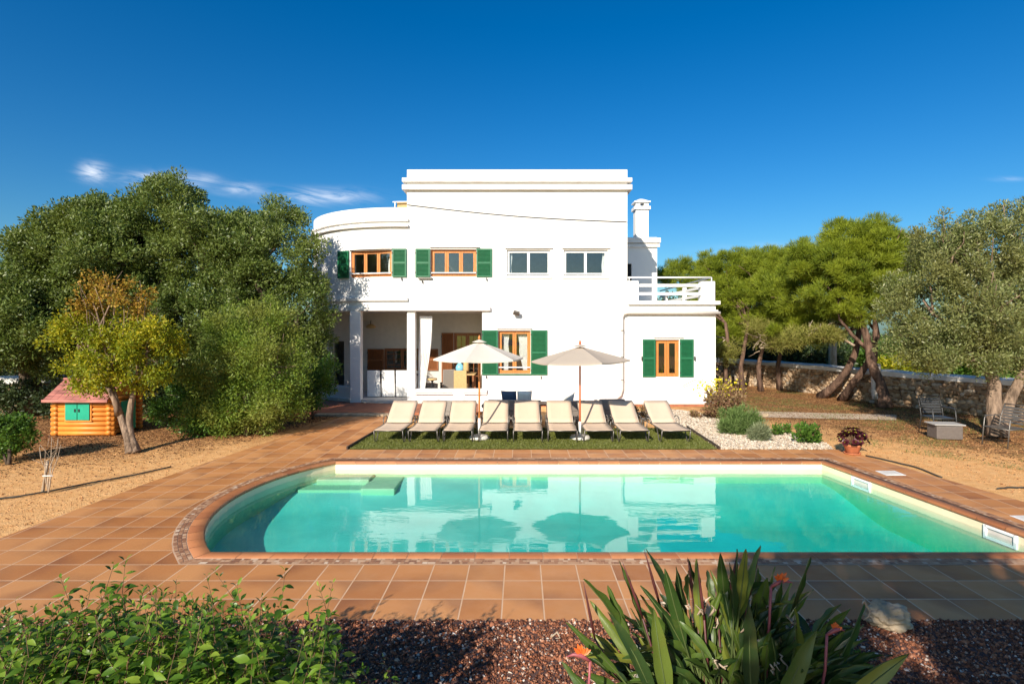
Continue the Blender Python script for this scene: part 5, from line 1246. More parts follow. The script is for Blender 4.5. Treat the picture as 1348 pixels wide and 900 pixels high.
# trees and hedge beyond the wall
for i, (px, py, Y, rx, rz, lf_, lb) in enumerate([(1060, 468, 30, 50, 26, 'leaf_dark', 'dark rounded tree beyond the wall between the pines'), (1000, 470, 32, 50, 30, 'leaf_dark', 'dark tree beyond the wall behind the thin pine trunks'), (1160, 468, 34, 60, 20, 'leaf_fresh', 'light green tree beyond the wall behind the leaning trunks'), (1230, 482, 28, 60, 14, 'leaf_yellow', 'yellow green bush beyond the wall under the olive crown'), (1330, 484, 26, 60, 12, 'leaf_fresh', 'green bush beyond the wall at the right edge'), (900, 440, 40, 60, 60, 'leaf_dark', 'dark green tree behind the villa wing')]):
    tree('background_tree', (gx_(px, Y), Y, 0), lb, 'tree', [lobe(px, py, Y, rx, rz), lobe(px-rx*0.6, py+5, Y+0.5, rx*0.6, rz*0.8), lobe(px+rx*0.6, py+6, Y, rx*0.6, rz*0.8)], 14000, 0.20, lf_, 'bark_dark', [([(gx_(px, Y), Y, 0), (gx_(px, Y), Y, P(0, py, Y).z)], 0.2, 0.1)], group='trees beyond the wall', subr=(0.4, 0.8), per=120)
# a distant belt of woodland closing the horizon
far_l = []
for x in range(-80, 95, 6): far_l.append((x+random.uniform(-2, 2), 62+random.uniform(-3, 6), 1.0+random.uniform(0, 0.6), 4.5, 3, 2.2+random.uniform(0, 0.7)))
(V, Fc), _ = tree_leaves(far_l, 60000, 0.42, 1.4, subr=(0.7, 1.3), per=60)
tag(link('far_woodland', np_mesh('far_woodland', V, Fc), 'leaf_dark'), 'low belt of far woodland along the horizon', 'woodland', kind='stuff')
# bare pole/palm trunk beyond wall
a = P(1096, 476, 27); tag(MB().tube([(a.x, a.y, 0), P(1096, 455, 27), P(1097, 432, 27)], [0.2, 0.17, 0.14], 12).build('palm_trunk', 'bark_pale', None, (a.x, a.y, 0)), 'bare pale palm trunk standing beyond the wall between the pines', 'palm trunk')
# tree behind the viewer that shades the right of the deck
sh = []
kx, ky = math.sin(SUN_AZ)/math.tan(SUN_EL), math.cos(SUN_AZ)/math.tan(SUN_EL)
for gx2, gy2, h2, r2 in ((2.1, 4.0, 5.2, 0.8), (2.7, 5.0, 5.4, 0.75), (3.6, 5.35, 5.6, 0.8), (4.4, 4.3, 5.0, 0.9), (4.9, 5.3, 5.2, 0.85), (6.1, 5.1, 5.4, 0.95), (7.3, 4.9, 5.5, 1.0), (3.4, 3.6, 5.0, 0.8)): sh.append((gx2-kx*h2, gy2-ky*h2, h2, r2, r2, r2*0.8))
tree('shade_tree', (1.2, -7.0, 0), 'large tree behind the viewer whose shade falls on the right side of the tiles', 'tree', sh, 17000, 0.15, 'leaf_lentisk', 'bark_grey', [([(1.2, -7, 0), (1.1, -6.4, 2.2), (0.9, -6.0, 4.2)], 0.3, 0.18)], subr=(0.25, 0.5), width=1.6)

# ================================================================== GARDEN BED PLANTS
def bush(name, px, py, wpx, hpx, n, size, leaf, label, tmpl=LEAF1, group=None, width=1.0, up=0.8, subr=(0.06, 0.14), cat='bush', stem='stem_brown'):
    b = G(px, py); Y = b.y; rx = wpx/2/F*Y; hz_ = hpx/F*Y
    root = thing(name, b, label, cat, group)
    lob = [(b.x, b.y, hz_*0.48, rx*0.85, rx*0.7, hz_*0.45), (b.x-rx*0.4, b.y-0.02, hz_*0.4, rx*0.5, rx*0.5, hz_*0.36), (b.x+rx*0.4, b.y+0.03, hz_*0.42, rx*0.5, rx*0.5, hz_*0.38)]
    (V, Fc), c = tree_leaves(lob, n, size, width, subr=subr, per=40, up=up, tmpl=tmpl, rand=0.35)
    V[:, 2] = np.maximum(V[:, 2], 0.0)
    link('foliage', np_mesh('foliage', V, Fc), leaf, root)
    mb = MB()
    for _ in range(14): 
        e = Vector((b.x+random.uniform(-rx, rx)*0.7, b.y+random.uniform(-rx, rx)*0.5, hz_*random.uniform(0.4, 0.8))); mb.tube(bend(b, e, 3, 0.08), [0.012, 0.009, 0.007, 0.004], 4)
    mb.build('stems', stem, root); return root
bush('lavender_bush', 973, 571, 54, 34, 9000, 0.10, 'leaf_lavgreen', 'large rounded lavender bush on the pale gravel', BLADE_W, 'rounded bushes on the gravel', 0.9)
bush('lavender_bush', 999, 580, 27, 22, 4500, 0.07, 'leaf_lavender', 'small grey green lavender bush in front of the large one', BLADE_W, 'rounded bushes on the gravel', 0.9)
bush('hibiscus_bush', 1060, 583, 42, 28, 750, 0.075, 'leaf_fresh', 'loose bright green bush between the gravel and the flower pot', width=2.0, subr=(0.06, 0.16))
bush('small_plant', 1019, 573, 14, 12, 350, 0.06, 'leaf_fresh', 'tiny green plant right of the small lavender', width=1.6)
bush('small_plant', 1032, 571, 12, 14, 350, 0.06, 'leaf_fresh', 'tiny green plant left of the loose bright green bush', width=1.6)
rt = bush('bougainvillea', 955, 551, 54, 46, 3600, 0.08, 'leaf_dry', 'half dry bougainvillea with yellow flowers at the corner of the villa', width=1.3, subr=(0.08, 0.22))
bb = G(955, 551)
q = np.array([tuple(P(random.gauss(948, 14), random.gauss(512, 8), bb.y+random.uniform(-0.3, 0.3))) for _ in range(260)])
V, Fc = scatter(LEAF1[0], LEAF1[1], q, axes(norm(rng.normal(size=q.shape))), rng.uniform(0.05, 0.09, len(q)), np.full(len(q), 2.4)); link('flowers', np_mesh('flowers', V, Fc), 'petal_yellow', rt)['kind'] = 'stuff'
mb = MB()
for _ in range(40):
    e = P(random.uniform(925, 985), random.uniform(503, 545), bb.y+random.uniform(-0.3, 0.4)); mb.tube(bend(bb, e, 4, 0.1), [0.014, 0.011, 0.009, 0.006, 0.003], 4)
mb.tube([P(940, 530, 17), P(932, 508, 18), P(925, 502, 18.9), P(914, 500, 19.2), P(899, 508, 19.3)], 0.009, 4)
mb.build('bare_twigs', 'stem_brown', rt)
# dry plants at the foot of the wall behind loungers
bush('dry_plant', 840, 549, 34, 14, 700, 0.09, 'leaf_dry', 'low withered plant behind the second lounger from the right', width=1.2, up=0.3)
bush('dry_plant', 925, 549, 36, 12, 700, 0.08, 'leaf_dry', 'low withered plant left of the bougainvillea', width=1.2, up=0.3)
bush('dry_plant', 572, 549, 26, 18, 700, 0.09, 'leaf_dry', 'withered plant behind the two leftmost loungers', width=1.2, up=0.3)
bush('dry_plant', 185, 545, 30, 22, 900, 0.09, 'leaf_dry', 'withered pinkish plant right of the toy cabin', width=1.2, up=0.3)
# aeonium in pot
pb = G(1122, 597); t_ = thing('flower_pot', (pb.x, pb.y, 0), 'terracotta pot standing at the deck corner under a dark red plant', 'pot')
MB().lathe((pb.x, pb.y, 0), [(0.0, 0.01), (0.10, 0.01), (0.12, 0.02), (0.165, 0.17), (0.18, 0.18), (0.18, 0.21), (0.16, 0.21), (0.15, 0.17), (0.0, 0.17)], 24).build('pot_body', 'terracotta_pot', t_)
MB().lathe((pb.x, pb.y, 0), [(0, 0.005), (0.15, 0.004), (0.17, 0.03), (0.16, 0.03), (0.14, 0.012), (0.0, 0.012)], 24).build('saucer', 'terracotta_pot', t_)
t_ = thing('aeonium_plant', (pb.x, pb.y, 0.17), 'dark red rosette succulent growing from the terracotta pot', 'succulent')
V_, F_, V2_, F2_ = [], [], [], []; base_n = 0; base2 = 0; stems = MB()
for _ in range(60):
    a = random.uniform(0, 2*math.pi); ph = math.acos(random.uniform(0.0, 1)); r3 = random.uniform(0.16, 0.30)
    c = np.array([pb.x+r3*1.1*math.sin(ph)*math.cos(a), pb.y+r3*math.sin(ph)*math.sin(a), 0.24+r3*0.95*math.cos(ph)+0.02]); up = norm(np.array([[math.sin(ph)*math.cos(a)*0.8, math.sin(ph)*math.sin(a)*0.8-0.15, 0.6+math.cos(ph)]]))[0]
    stems.tube([(pb.x, pb.y, 0.17), tuple(c)], [0.012, 0.010], 5)
    n_ = 26; th = np.arange(n_)*2.399; el = np.linspace(1.1, 0.15, n_); e1 = norm(np.cross([up], [[0.3, 0.5, 0.1]]))[0]; e2 = np.cross(up, e1)
    d = np.cos(el)[:, None]*(np.cos(th)[:, None]*e1+np.sin(th)[:, None]*e2)+np.sin(el)[:, None]*up
    v, f = scatter([(0, 0, 0), (0.22, 0.6, 0.02), (0.12, 0.95, 0.05), (0, 1.05, 0.06), (-0.12, 0.95, 0.05), (-0.22, 0.6, 0.02)], [(0, 1, 2, 3), (0, 3, 4, 5)], np.tile(c, (n_, 1)), axes(norm(d), np.tile(up, (n_, 1))), np.linspace(0.03, 0.085, n_), np.full(n_, 1.7))
    k6 = 6*9
    V_.append(v); F_.append(f+base_n); base_n += len(v)
    v, f = scatter(LEAF1[0], LEAF1[1], np.tile(c+up*0.02, (8, 1)), axes(norm(rng.normal(size=(8, 3))*0.6+up)), np.full(8, 0.03), np.full(8, 2.0)); V2_.append(v); F2_.append(f+base2); base2 += len(v)
link('rosettes', np_mesh('rosettes', np.concatenate(V_), np.concatenate(F_)), 'leaf_aeonium', t_)
link('rosette_hearts', np_mesh('rosette_hearts', np.concatenate(V2_), np.concatenate(F2_)), 'leaf_aeonium_heart', t_)
stems.build('stems', 'stem_brown', t_)
# rocks
def rock(name, c, s, label, mat='rock', sub=5, seed=1, cat='rock'):
    v, f = ico(sub); r2 = np.random.default_rng(seed)
    planes = norm(r2.normal(size=(14, 3)))
    h = np.ones(len(v))*1.0
    for p_ in planes: 
        d = v@p_; lim = r2.uniform(0.55, 0.85); h = np.minimum(h, np.where(d > 0.05, lim/np.maximum(d, 0.05), 9))
    from mathutils import noise as mn
    nz = np.array([mn.fractal(Vector(tuple(q*1.6))+Vector((seed*3.1, 0, 0)), 0.9, 2.1, 5) for q in v])
    v = v*h[:, None]*(1+nz[:, None]*0.34)*np.array(s); v = v+np.array(c); v[:, 2] = np.maximum(v[:, 2], -0.02)
    return tag(link(name, np_mesh(name, v, f), mat, None, (c[0], c[1], 0)), label, cat)
p = G(1165, 826); rock('rock', (p.x, p.y, 0.09), (0.21, 0.14, 0.14), 'pale craggy rock lying on the gravel beside the tiles at the lower right', seed=5)
for i, (px, py, s) in enumerate(((985, 546, 0.16), (1007, 548, 0.12), (830, 548, 0.14))):
    p = G(px, py); rock('rock', (p.x, p.y, 0.04), (s, s*0.7, s*0.6), ('pale stone behind the large lavender bush', 'small pale stone at the near end of the concrete garden path', 'pale stone behind the loungers at the foot of the wall')[i], seed=20+i)

# ================================================================== RIGHT YARD FURNITURE
def armchair(x, y, rz, label, mat='grey_metal'):
    root = thing('garden_armchair', (0, 0, 0), label, 'chair', 'metal garden armchairs under the olive tree')
    mb = MB()
    for k in range(7): yy = -0.22+k*0.07; mb.box(-0.24, 0.24, yy, yy+0.05, 0.42, 0.435)
    mb.build('seat', mat, root)
    mb = MB()
    for k in range(6): z = 0.52+k*0.065; o_ = 0.25+k*0.022; mb.obox((0, o_, z), (0.46, 0.012, 0.05), Matrix.Rotation(R(-18), 3, 'X'))
    mb.build('backrest', mat, root)
    for sx in (-1, 1):
        x_ = sx*0.27
        MB().tube([(x_, -0.30, 0.0), (x_, -0.25, 0.40), (x_, -0.22, 0.62), (x_, -0.15, 0.66)], 0.014, 7).build('leg', mat, root)
        MB().tube([(x_, 0.34, 0.0), (x_, 0.24, 0.40), (x_, 0.29, 0.62), (x_*0.95, 0.40, 0.92)], 0.014, 7).build('leg', mat, root)
        MB().box(x_-0.025, x_+0.025, -0.20, 0.30, 0.655, 0.675).build('armrest', mat, root, bevel=0.006)
    mb = MB(); mb.tube([(-0.27, -0.25, 0.415), (0.27, -0.25, 0.415)], 0.012, 6); mb.tube([(-0.27, 0.25, 0.415), (0.27, 0.25, 0.415)], 0.012, 6); mb.tube([(-0.26, 0.40, 0.92), (0.26, 0.40, 0.92)], 0.014, 6)
    for sx in (-1, 1): mb.tube([(sx*0.27, -0.25, 0.415), (sx*0.27, 0.25, 0.415)], 0.012, 6)
    mb.build('seat_frame', mat, root)
    root.location = (x, y, -0.01); root.rotation_euler.z = rz; return root
p = G(1247, 573); armchair(p.x, p.y+0.3, R(-5), 'dark metal armchair standing behind the grey box in the shade', 'dark_metal')
p = G(1322, 586); armchair(p.x, p.y, R(-75), 'grey metal armchair at the right edge turned towards the box')
p = G(1252, 579); root = thing('storage_box', (p.x, p.y, 0), 'low grey box table between the two metal armchairs', 'box')
mb = MB(); mb.obox(p+Vector((0, 0.2, 0.17)), (0.58, 0.42, 0.32), Matrix.Rotation(R(-8), 3, 'Z')); mb.build('box_body', 'box_brown', root, bevel=0.02)
mb = MB(); mb.obox(p+Vector((0, 0.2, 0.36)), (0.68, 0.46, 0.03), Matrix.Rotation(R(-8), 3, 'Z')); mb.build('box_lid', 'grey_fabric', root, bevel=0.008)
# towel hanging on trunk
p = P(1153, 500, 18.8)
mb = MB(); vs = []
for j in range(9):
    for i in range(7): vs.append((p.x-0.13+i*0.045, p.y+0.05*math.sin(i*1.7+j*0.4), p.z+0.55-j*0.15))
mb.add(vs, [(j*7+i, j*7+i+1, (j+1)*7+i+1, (j+1)*7+i) for j in range(8) for i in range(6)], True)
o = mb.build('hanging_cloth', 'grey_fabric', None, p); m_ = o.modifiers.new('Solidify', 'SOLIDIFY'); m_.thickness = 0.01
tag(o, 'pale grey cloth hanging against the thick leaning pine trunk', 'cloth')

# ---- hoses
def hose(pts, label):
    g_ = [G(*q)+Vector((0, 0, 0.014)) for q in pts]; sm = []
    for i in range(len(g_)-1):
        for t in np.linspace(0, 1, 5)[:-1]: sm.append(g_[i].lerp(g_[i+1], t)+Vector((random.uniform(-0.01, 0.01), random.uniform(-0.015, 0.015), 0)))
    sm.append(g_[-1]); tag(MB().tube(sm, 0.014, 6).build('garden_hose', 'hose', None, g_[0]), label, 'hose', 'garden hoses on the sand')
hose([(-40, 662), (0, 657), (25, 654), (65, 647), (120, 636), (175, 626), (225, 615)], 'dark irrigation hose running over the sand left of the deck')
hose([(1140, 600), (1175, 608), (1205, 615), (1240, 629)], 'thin dark hose lying on the sand along the right edge of the deck')
hose([(1313, 644), (1330, 642), (1365, 643)], 'short end of dark hose at the right edge of the photo')
# ---- stake with dry twig
p0 = G(62, 649); t_ = thing('dry_sapling', p0, 'bare dry sapling tied to a short wooden stake on the sand', 'sapling')
MB().tube([G(56, 648), P(63, 606, G(56, 648).y)], 0.022, 8).build('stake', 'bark_pale', t_)
mb = MB(); yb_ = p0.y
for tx, ty in ((68, 575), (76, 578), (60, 590), (80, 585), (52, 588), (70, 600)):
    mb.tube(bend(G(64, 649), P(tx, ty, yb_+random.uniform(-0.15, 0.15)), 4, 0.05), [0.010, 0.009, 0.007, 0.005, 0.003], 5)
for _ in range(16):
    a = P(random.uniform(58, 76), random.uniform(585, 615), yb_); mb.tube([a, a+Vector((random.uniform(-0.25, 0.25), random.uniform(-0.1, 0.1), random.uniform(0, 0.25)))], [0.004, 0.002], 4)
mb.build('twigs', 'bark_pale', t_)
MB().tube([P(56, 626, yb_-0.03), P(70, 626, yb_-0.03)], 0.008, 5).build('tie', 'white_metal', t_)

# ================================================================== FOREGROUND PLANTS
def front_shrub():
    root = thing('leafy_hedge_shrub', (-1.9, 3.2, 0), 'green leafy shrub with upright shoots along the lower left edge', 'shrub')
    pos, dirs, nrm, sc = [], [], [], []; mb = MB()
    def top(px): 
        base = np.interp(px, [-60, 0, 60, 130, 190, 250, 330, 420, 450, 520], [812, 806, 796, 782, 772, 784, 796, 800, 835, 880]); return base
    stems = []
    for _ in range(215):
        px = random.uniform(-70, 455); Y = random.uniform(2.75, 3.65); tp = top(px)+random.expovariate(1/22.)+ (0 if random.random() < 0.8 else 25)
        stems.append((px, Y, tp))
    for px, py in ((165, 738), (150, 742), (80, 762), (232, 762), (272, 758), (283, 752), (375, 752), (312, 772), (420, 772), (438, 768), (20, 790), (120, 770), (345, 785), (405, 790), (505, 868), (478, 880)): stems.append((px, random.uniform(3.05, 3.35), py))
    for px, Y, tp in stems:
        e = P(px, tp, Y)
        if e.z < 0.45: continue
        b_ = Vector((e.x+random.gauss(0, 0.28)+0.05, e.y+random.gauss(0, 0.25)-0.05, 0)); n_ = 7
        pts = bend(b_, e, n_, 0.05); pts[1:-1] = [p_+Vector((0, 0, 0)) for p_ in pts[1:-1]]
        mb.tube(pts, taper(0.0042, 0.0014, n_+1), 5)
        L = (e-b_).length; k = int(L*0.62/0.040); a = random.uniform(0, 6.28)
        for i in range(k):
            t = 1-(i*0.040)/L; q_ = t*n_; j = min(int(q_), n_-1); c = pts[j].lerp(pts[j+1], q_-j); a += math.pi/2+random.gauss(0, 0.25)
            size = 0.032+0.048*min(1, i/5.0)+random.gauss(0, 0.008)
            for s_ in (0, math.pi):
                if random.random() < 0.10: continue
                d = Vector((math.cos(a+s_), math.sin(a+s_), random.uniform(-0.25, 0.75) if i > 1 else 1.3)).normalized()
                pos.append(tuple(c+d*0.006)); dirs.append(tuple(d)); sc.append(max(0.02, size)); nrm.append((random.gauss(0, 0.55), random.gauss(0, 0.55), 1))
    pos, dirs, nrm, sc = map(np.array, (pos, dirs, nrm, sc)); n_ = len(pos)
    X, Y_, Z = axes(norm(dirs), norm(nrm)); s = sc.reshape(-1, 1, 1); tv = np.array(LEAF2[0])
    tv = np.repeat(tv[None], n_, 0); tv[:, :, 2] += -(tv[:, :, 1]**2)*rng.uniform(-0.05, 0.5, (n_, 1)); tv[:, :, 0] *= rng.uniform(0.65, 1.0, (n_, 1))
    V = pos[:, None]+s*(tv[..., 0:1]*X[:, None]+tv[..., 1:2]*Y_[:, None]+tv[..., 2:3]*Z[:, None])
    link('foliage', leaf2_mesh('foliage', V, n_), 'leaf_front', root)
    mb.build('stems', 'stem_brown', root)
front_shrub()

def strelitzia():
    bx, by = gx_(965, 3.5), 3.5
    root = thing('bird_of_paradise', (bx, by, 0), 'large dark bird of paradise clump with long pointed leaves at the lower right', 'plant')
    mb, st = MB(), MB()
    def leaf(tip, base, w, blade=0.45, bulge=0.0, fold=0.35, roll=None):
        tip, base = Vector(tip), Vector(base); L = (tip-base).length
        ctrl = base.lerp(tip, 0.5)+Vector((random.gauss(0, 0.07)*L, random.gauss(0, 0.07)*L, 0.10*L+bulge*0.5*L))-Vector(((tip-base).x, (tip-base).y, 0))*(random.uniform(0.0, 0.25)+bulge*0.3)
        cur = lambda t: base*(1-t)**2+ctrl*2*t*(1-t)+tip*t*t
        bl = min(0.85, blade/L); t0 = 1-bl; n_ = 12
        face = roll if roll is not None else Vector((random.gauss(0, 1.2), random.gauss(-0.3, 1.0), random.uniform(-0.2, 0.9))).normalized()
        vs = []; 
        for i in range(n_+1):
            u = i/n_; t = t0+bl*u; c = cur(t); d = (cur(min(1, t+0.01))-cur(t-0.01)).normalized(); side = d.cross(face).normalized(); nn = side.cross(d).normalized()
            wd = w*(math.sin(math.pi*min(1, u**0.8*0.97+0.03))**0.8)*(1-0.12*u)+0.002
            for v_, f_ in ((-1, fold), (-0.5, fold*0.35), (0, 0), (0.5, fold*0.35), (1, fold)):
                rp = 0.006*math.sin(u*17+v_*2)
                vs.append(c+side*wd*v_*(1-0.25*fold)+nn*(f_*wd+rp*abs(v_)))
        mb.add(vs, [(i*5+k, i*5+k+1, (i+1)*5+k+1, (i+1)*5+k) for i in range(n_) for k in range(4)], True)
        st.tube([base]+[cur(t0*k/4) for k in (1, 2, 3, 4)]+[cur(t0+bl*0.5), cur(1.0)], [0.012, 0.010, 0.009, 0.007, 0.0055, 0.004, 0.001], 6)
    # outline leaves read from the photograph
    tips = [(768, 762), (777, 790), (800, 770), (815, 738), (745, 818), (850, 722), (760, 835), (843, 770), (875, 748), (905, 735), (917, 735), (948, 728), (970, 722), (982, 722), (1001, 718), (1010, 760), (1030, 762), (1067, 733), (1071, 775), (1138, 793), (1120, 800), (1137, 822), (1197, 860), (1175, 885), (1112, 830), (740, 870), (890, 745), (935, 750), (960, 740), (1045, 800), (1090, 820), (830, 800), (1020, 745)]
    for px, py in tips:
        Y = random.uniform(3.2, 3.7); tip = P(px, py, Y); b_ = Vector((bx+(tip.x-bx)*0.35+random.gauss(0, 0.06), by+random.gauss(0, 0.12), 0))
        leaf(tip, b_, random.uniform(0.028, 0.045), random.uniform(0.38, 0.6), fold=random.uniform(0.2, 0.7))
    def arch(az, r, h, w, bl, fold):
        bs = Vector((bx+random.gauss(0, 0.16)+0.25*r*math.cos(az), by+random.gauss(0, 0.12), 0)); tip = Vector((bx+r*math.cos(az)*1.0, by+r*math.sin(az)*0.55, h))
        leaf(tip, bs, w, bl, fold=fold, bulge=random.uniform(0.15, 0.5))
    for _ in range(235):
        az = random.uniform(0, 2*math.pi); r = 1.0*random.random()**0.6; h = (1.22-0.55*r*r)*random.uniform(0.55, 1.0)
        arch(az, r, h, random.uniform(0.020, 0.042), random.uniform(0.30, 0.50), random.uniform(0.2, 0.9))
    # broad near leaves, lower right and left
    for tx, ty, bx_, by_, w in ((1195, 862, 1080, 905, 0.055), (1075, 830, 1010, 930, 0.060), (860, 800, 900, 960, 0.055), (800, 805, 880, 900, 0.04), (985, 790, 990, 930, 0.05), (1000, 905, 900, 930, 0.05)):
        Y = 3.1; a = P(bx_, by_, Y); a.z = max(a.z-0.3, 0.0); leaf(P(tx, ty, Y), a, w, 0.62, fold=0.25, roll=Vector((0.1, -0.8, 0.6)).normalized())
    mb.build('leaves', 'paddle', root); st.build('leaf_stalks', 'stem_green', root)
    for px, py, w_, dx in ((905, 733, 0.016, -8), (918, 740, 0.014, -6), (948, 735, 0.017, 2), (970, 728, 0.018, 8), (1001, 717, 0.018, 12), (848, 722, 0.014, -14), (819, 738, 0.014, -18), (768, 765, 0.013, -10)):
        Y = random.uniform(3.3, 3.6); tip = P(px, py, Y); low_ = P(px-dx*1.5, py+75, Y); sp_ = MB(); sp_.tube([tip, tip.lerp(low_, 0.3), tip.lerp(low_, 0.6), low_], [0.001, w_*0.45, w_*0.7, w_*0.5], 7)
        sp_.tube([low_, Vector((bx+(low_.x-bx)*0.5, by, 0))], 0.007, 5); sp_.build('flower_bud', 'bud_red', root)
    # dry curled sheaths
    dm = MB()
    for _ in range(26):
        a = P(random.gauss(990, 80), random.uniform(790, 880), random.uniform(3.2, 3.6)); pts = [a]
        for k in range(5): pts.append(pts[-1]+Vector((random.uniform(-0.03, 0.03), random.uniform(-0.02, 0.02), random.uniform(-0.04, 0.03))))
        dm.tube(pts, [0.004, 0.008, 0.006, 0.007, 0.004, 0.002], 5)
    dm.build('dry_sheaths', 'bark_pale', root)['kind'] = 'stuff'
    # flowers
    for px, py, Y, lean in ((800+226, 765, 3.35, 1), (765, 862, 3.1, -1), (1100, 828, 3.2, 1)):
        c = P(px, py, Y); fm = MB(); big = 0.72 if px != 1100 else 0.45
        def petal(d, L, w):
            d = d.normalized(); s_ = d.cross(Vector((0, -1, 0.2))).normalized(); n_ = s_.cross(d)
            vs = []
            for i, (t, ww) in enumerate(((0, 0.15), (0.3, 0.8), (0.6, 1.0), (0.85, 0.55), (1, 0.02))):
                cc = c+d*L*t; vs += [cc-s_*w*ww+n_*w*0.5*ww, cc, cc+s_*w*ww+n_*w*0.5*ww]
            fm.add(vs, [(i*3+k, i*3+k+1, (i+1)*3+k+1, (i+1)*3+k) for i in range(4) for k in range(2)], True)
        for a in (-40, -18, 2, 20, 42, 60): petal(Vector((math.sin(R(a)), random.uniform(-0.3, 0.2), math.cos(R(a)))), random.uniform(0.07, 0.10)*big, 0.011)
        fl = fm.build('flower', 'flower_orange', root)
        bm_ = MB(); e = c+Vector((0.12*lean*big, 0, -0.01)); s0 = c-Vector((0.05*lean, 0, 0.03))
        bm_.tube([s0, c, c.lerp(e, 0.5)+Vector((0, 0, 0.01)), e], [0.008, 0.014, 0.009, 0.001], 8)
        bm_.tube([s0, s0+Vector((-0.01, 0, -0.2)), Vector((s0.x*0.8+bx*0.2, s0.y, max(0, s0.z-0.6))), Vector((bx, by, 0))], [0.008, 0.008, 0.009, 0.010], 6)
        bm_.build('flower_bract', 'flower_pink' if lean < 2 else 'stem_green', fl)
strelitzia()
# small weeds near the clump
bush('small_plant', 1120, 896, 60, 34, 900, 0.035, 'leaf_fresh', 'low fresh green weed at the right foot of the bird of paradise', width=1.2, up=0.6, subr=(0.03, 0.07))

# ================================================================== CAMERA, SUN, SKY
cam = bpy.data.cameras.new('camera'); co = bpy.data.objects.new('camera', cam); COL.objects.link(co); SC.camera = co
co.location = (0, 0, H); co.rotation_euler = (math.pi/2, 0, 0)
cam.sensor_width = 36; cam.lens = 36*F/1348; cam.shift_x = (674-CX)/1348; cam.shift_y = -(450-CY)/1348; cam.clip_start = 0.05; cam.clip_end = 2000
sd = bpy.data.lights.new('sun', 'SUN'); sd.energy = 4.6; sd.angle = R(0.53); sd.color = (1.0, 0.90, 0.76); so = bpy.data.objects.new('sun', sd); COL.objects.link(so)
d = Vector((math.sin(SUN_AZ)*math.cos(SUN_EL), math.cos(SUN_AZ)*math.cos(SUN_EL), -math.sin(SUN_EL))); so.rotation_euler = d.to_track_quat('-Z', 'Y').to_euler(); so.location = (-8, -12, 15)
wd = bpy.data.worlds.new('World'); SC.world = wd; wd.use_nodes = True; nt = wd.node_tree; nt.nodes.clear()
out = nt.nodes.new('ShaderNodeOutputWorld'); bg = nt.nodes.new('ShaderNodeBackground'); sky = nt.nodes.new('ShaderNodeTexSky'); sky.sky_type = 'NISHITA'; sky.sun_disc = False
sky.sun_elevation = SUN_EL; sky.sun_rotation = math.pi+SUN_AZ; sky.air_density = 1.0; sky.dust_density = 1.1; sky.ozone_density = 3.0; sky.altitude = 20
bg.inputs['Strength'].default_value = 0.080
def wmath(op, a, b=0.0, clamp=False):
    nd = nt.nodes.new('ShaderNodeMath'); nd.operation = op; nd.use_clamp = clamp
    for i, q in enumerate((a, b)):
        if isinstance(q, bpy.types.NodeSocket): nt.links.new(q, nd.inputs[i])
        else: nd.inputs[i].default_value = q
    return nd.outputs[0]
hs = nt.nodes.new('ShaderNodeHueSaturation'); hs.inputs['Saturation'].default_value = 1.45; hs.inputs['Value'].default_value = 1.0; hs.inputs['Hue'].default_value = 0.5
nt.links.new(sky.outputs[0], hs.inputs['Color'])
tn = nt.nodes.new('ShaderNodeMix'); tn.data_type = 'RGBA'; tn.blend_type = 'MULTIPLY'; tn.inputs[0].default_value = 1.0; tn.inputs[7].default_value = (0.66, 0.91, 1.0, 1); nt.links.new(hs.outputs[0], tn.inputs[6])
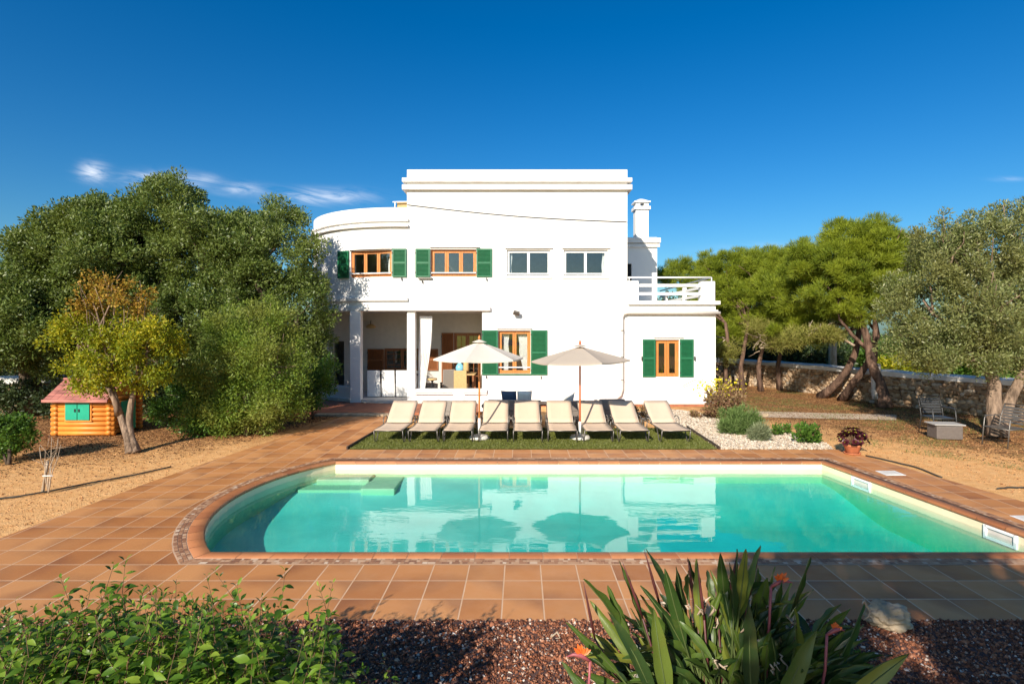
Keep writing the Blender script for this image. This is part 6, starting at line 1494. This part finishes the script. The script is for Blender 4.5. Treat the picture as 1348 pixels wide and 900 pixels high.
# thin cirrus wisps low in the sky at the left
tc = nt.nodes.new('ShaderNodeTexCoord'); sp = nt.nodes.new('ShaderNodeSeparateXYZ'); nt.links.new(tc.outputs['Generated'], sp.inputs[0])
yy = wmath('MAXIMUM', sp.outputs[1], 0.05); u = wmath('DIVIDE', sp.outputs[0], yy); v = wmath('DIVIDE', sp.outputs[2], yy)
cb = nt.nodes.new('ShaderNodeCombineXYZ'); nt.links.new(wmath('MULTIPLY', u, 7.0), cb.inputs[0]); nt.links.new(wmath('ADD', wmath('MULTIPLY', v, 40.0), wmath('MULTIPLY', u, 7.0)), cb.inputs[1])
ns = nt.nodes.new('ShaderNodeTexNoise'); ns.inputs['Scale'].default_value = 1.6; ns.inputs['Detail'].default_value = 7; ns.inputs['Roughness'].default_value = 0.62; ns.inputs['Distortion'].default_value = 0.8; nt.links.new(cb.outputs[0], ns.inputs['Vector'])
tot = None
for px, py, wx, wy, am in ((122, 226, 16, 11, 1.0), (205, 236, 42, 9, 0.85), (265, 238, 22, 7, 0.5), (315, 249, 30, 7, 0.5), (420, 259, 55, 9, 0.85), (1030, 330, 70, 8, 0.3), (1325, 236, 22, 3, 0.25), (0, 335, 40, 8, 0.3)):
    du = wmath('DIVIDE', wmath('SUBTRACT', u, (px-CX)/F), wx/F); dv = wmath('DIVIDE', wmath('SUBTRACT', v, (CY-py)/F), wy/F)
    e = wmath('EXPONENT', wmath('MULTIPLY', wmath('ADD', wmath('MULTIPLY', du, du), wmath('MULTIPLY', dv, dv)), -1.0)); e = wmath('MULTIPLY', e, am); tot = e if tot is None else wmath('ADD', tot, e)
mr = nt.nodes.new('ShaderNodeMapRange'); nt.links.new(ns.outputs[0], mr.inputs[0]); mr.inputs[1].default_value = 0.36; mr.inputs[2].default_value = 0.72
fac = wmath('MULTIPLY', wmath('MULTIPLY', tot, mr.outputs[0]), 1.0, True)
mx = nt.nodes.new('ShaderNodeMix'); mx.data_type = 'RGBA'; nt.links.new(fac, mx.inputs[0]); nt.links.new(tn.outputs[2], mx.inputs[6]); mx.inputs[7].default_value = (9.5, 9.8, 10.4, 1)
nt.links.new(mx.outputs[2], bg.inputs['Color']); nt.links.new(bg.outputs[0], out.inputs['Surface'])
SC.view_settings.view_transform = 'Standard'; SC.view_settings.look = 'None'; SC.view_settings.exposure = 0.68; SC.view_settings.gamma = 1
SC.render.resolution_x = 1024; SC.render.resolution_y = 683
SC.cycles.max_bounces = 8; SC.cycles.transparent_max_bounces = 16
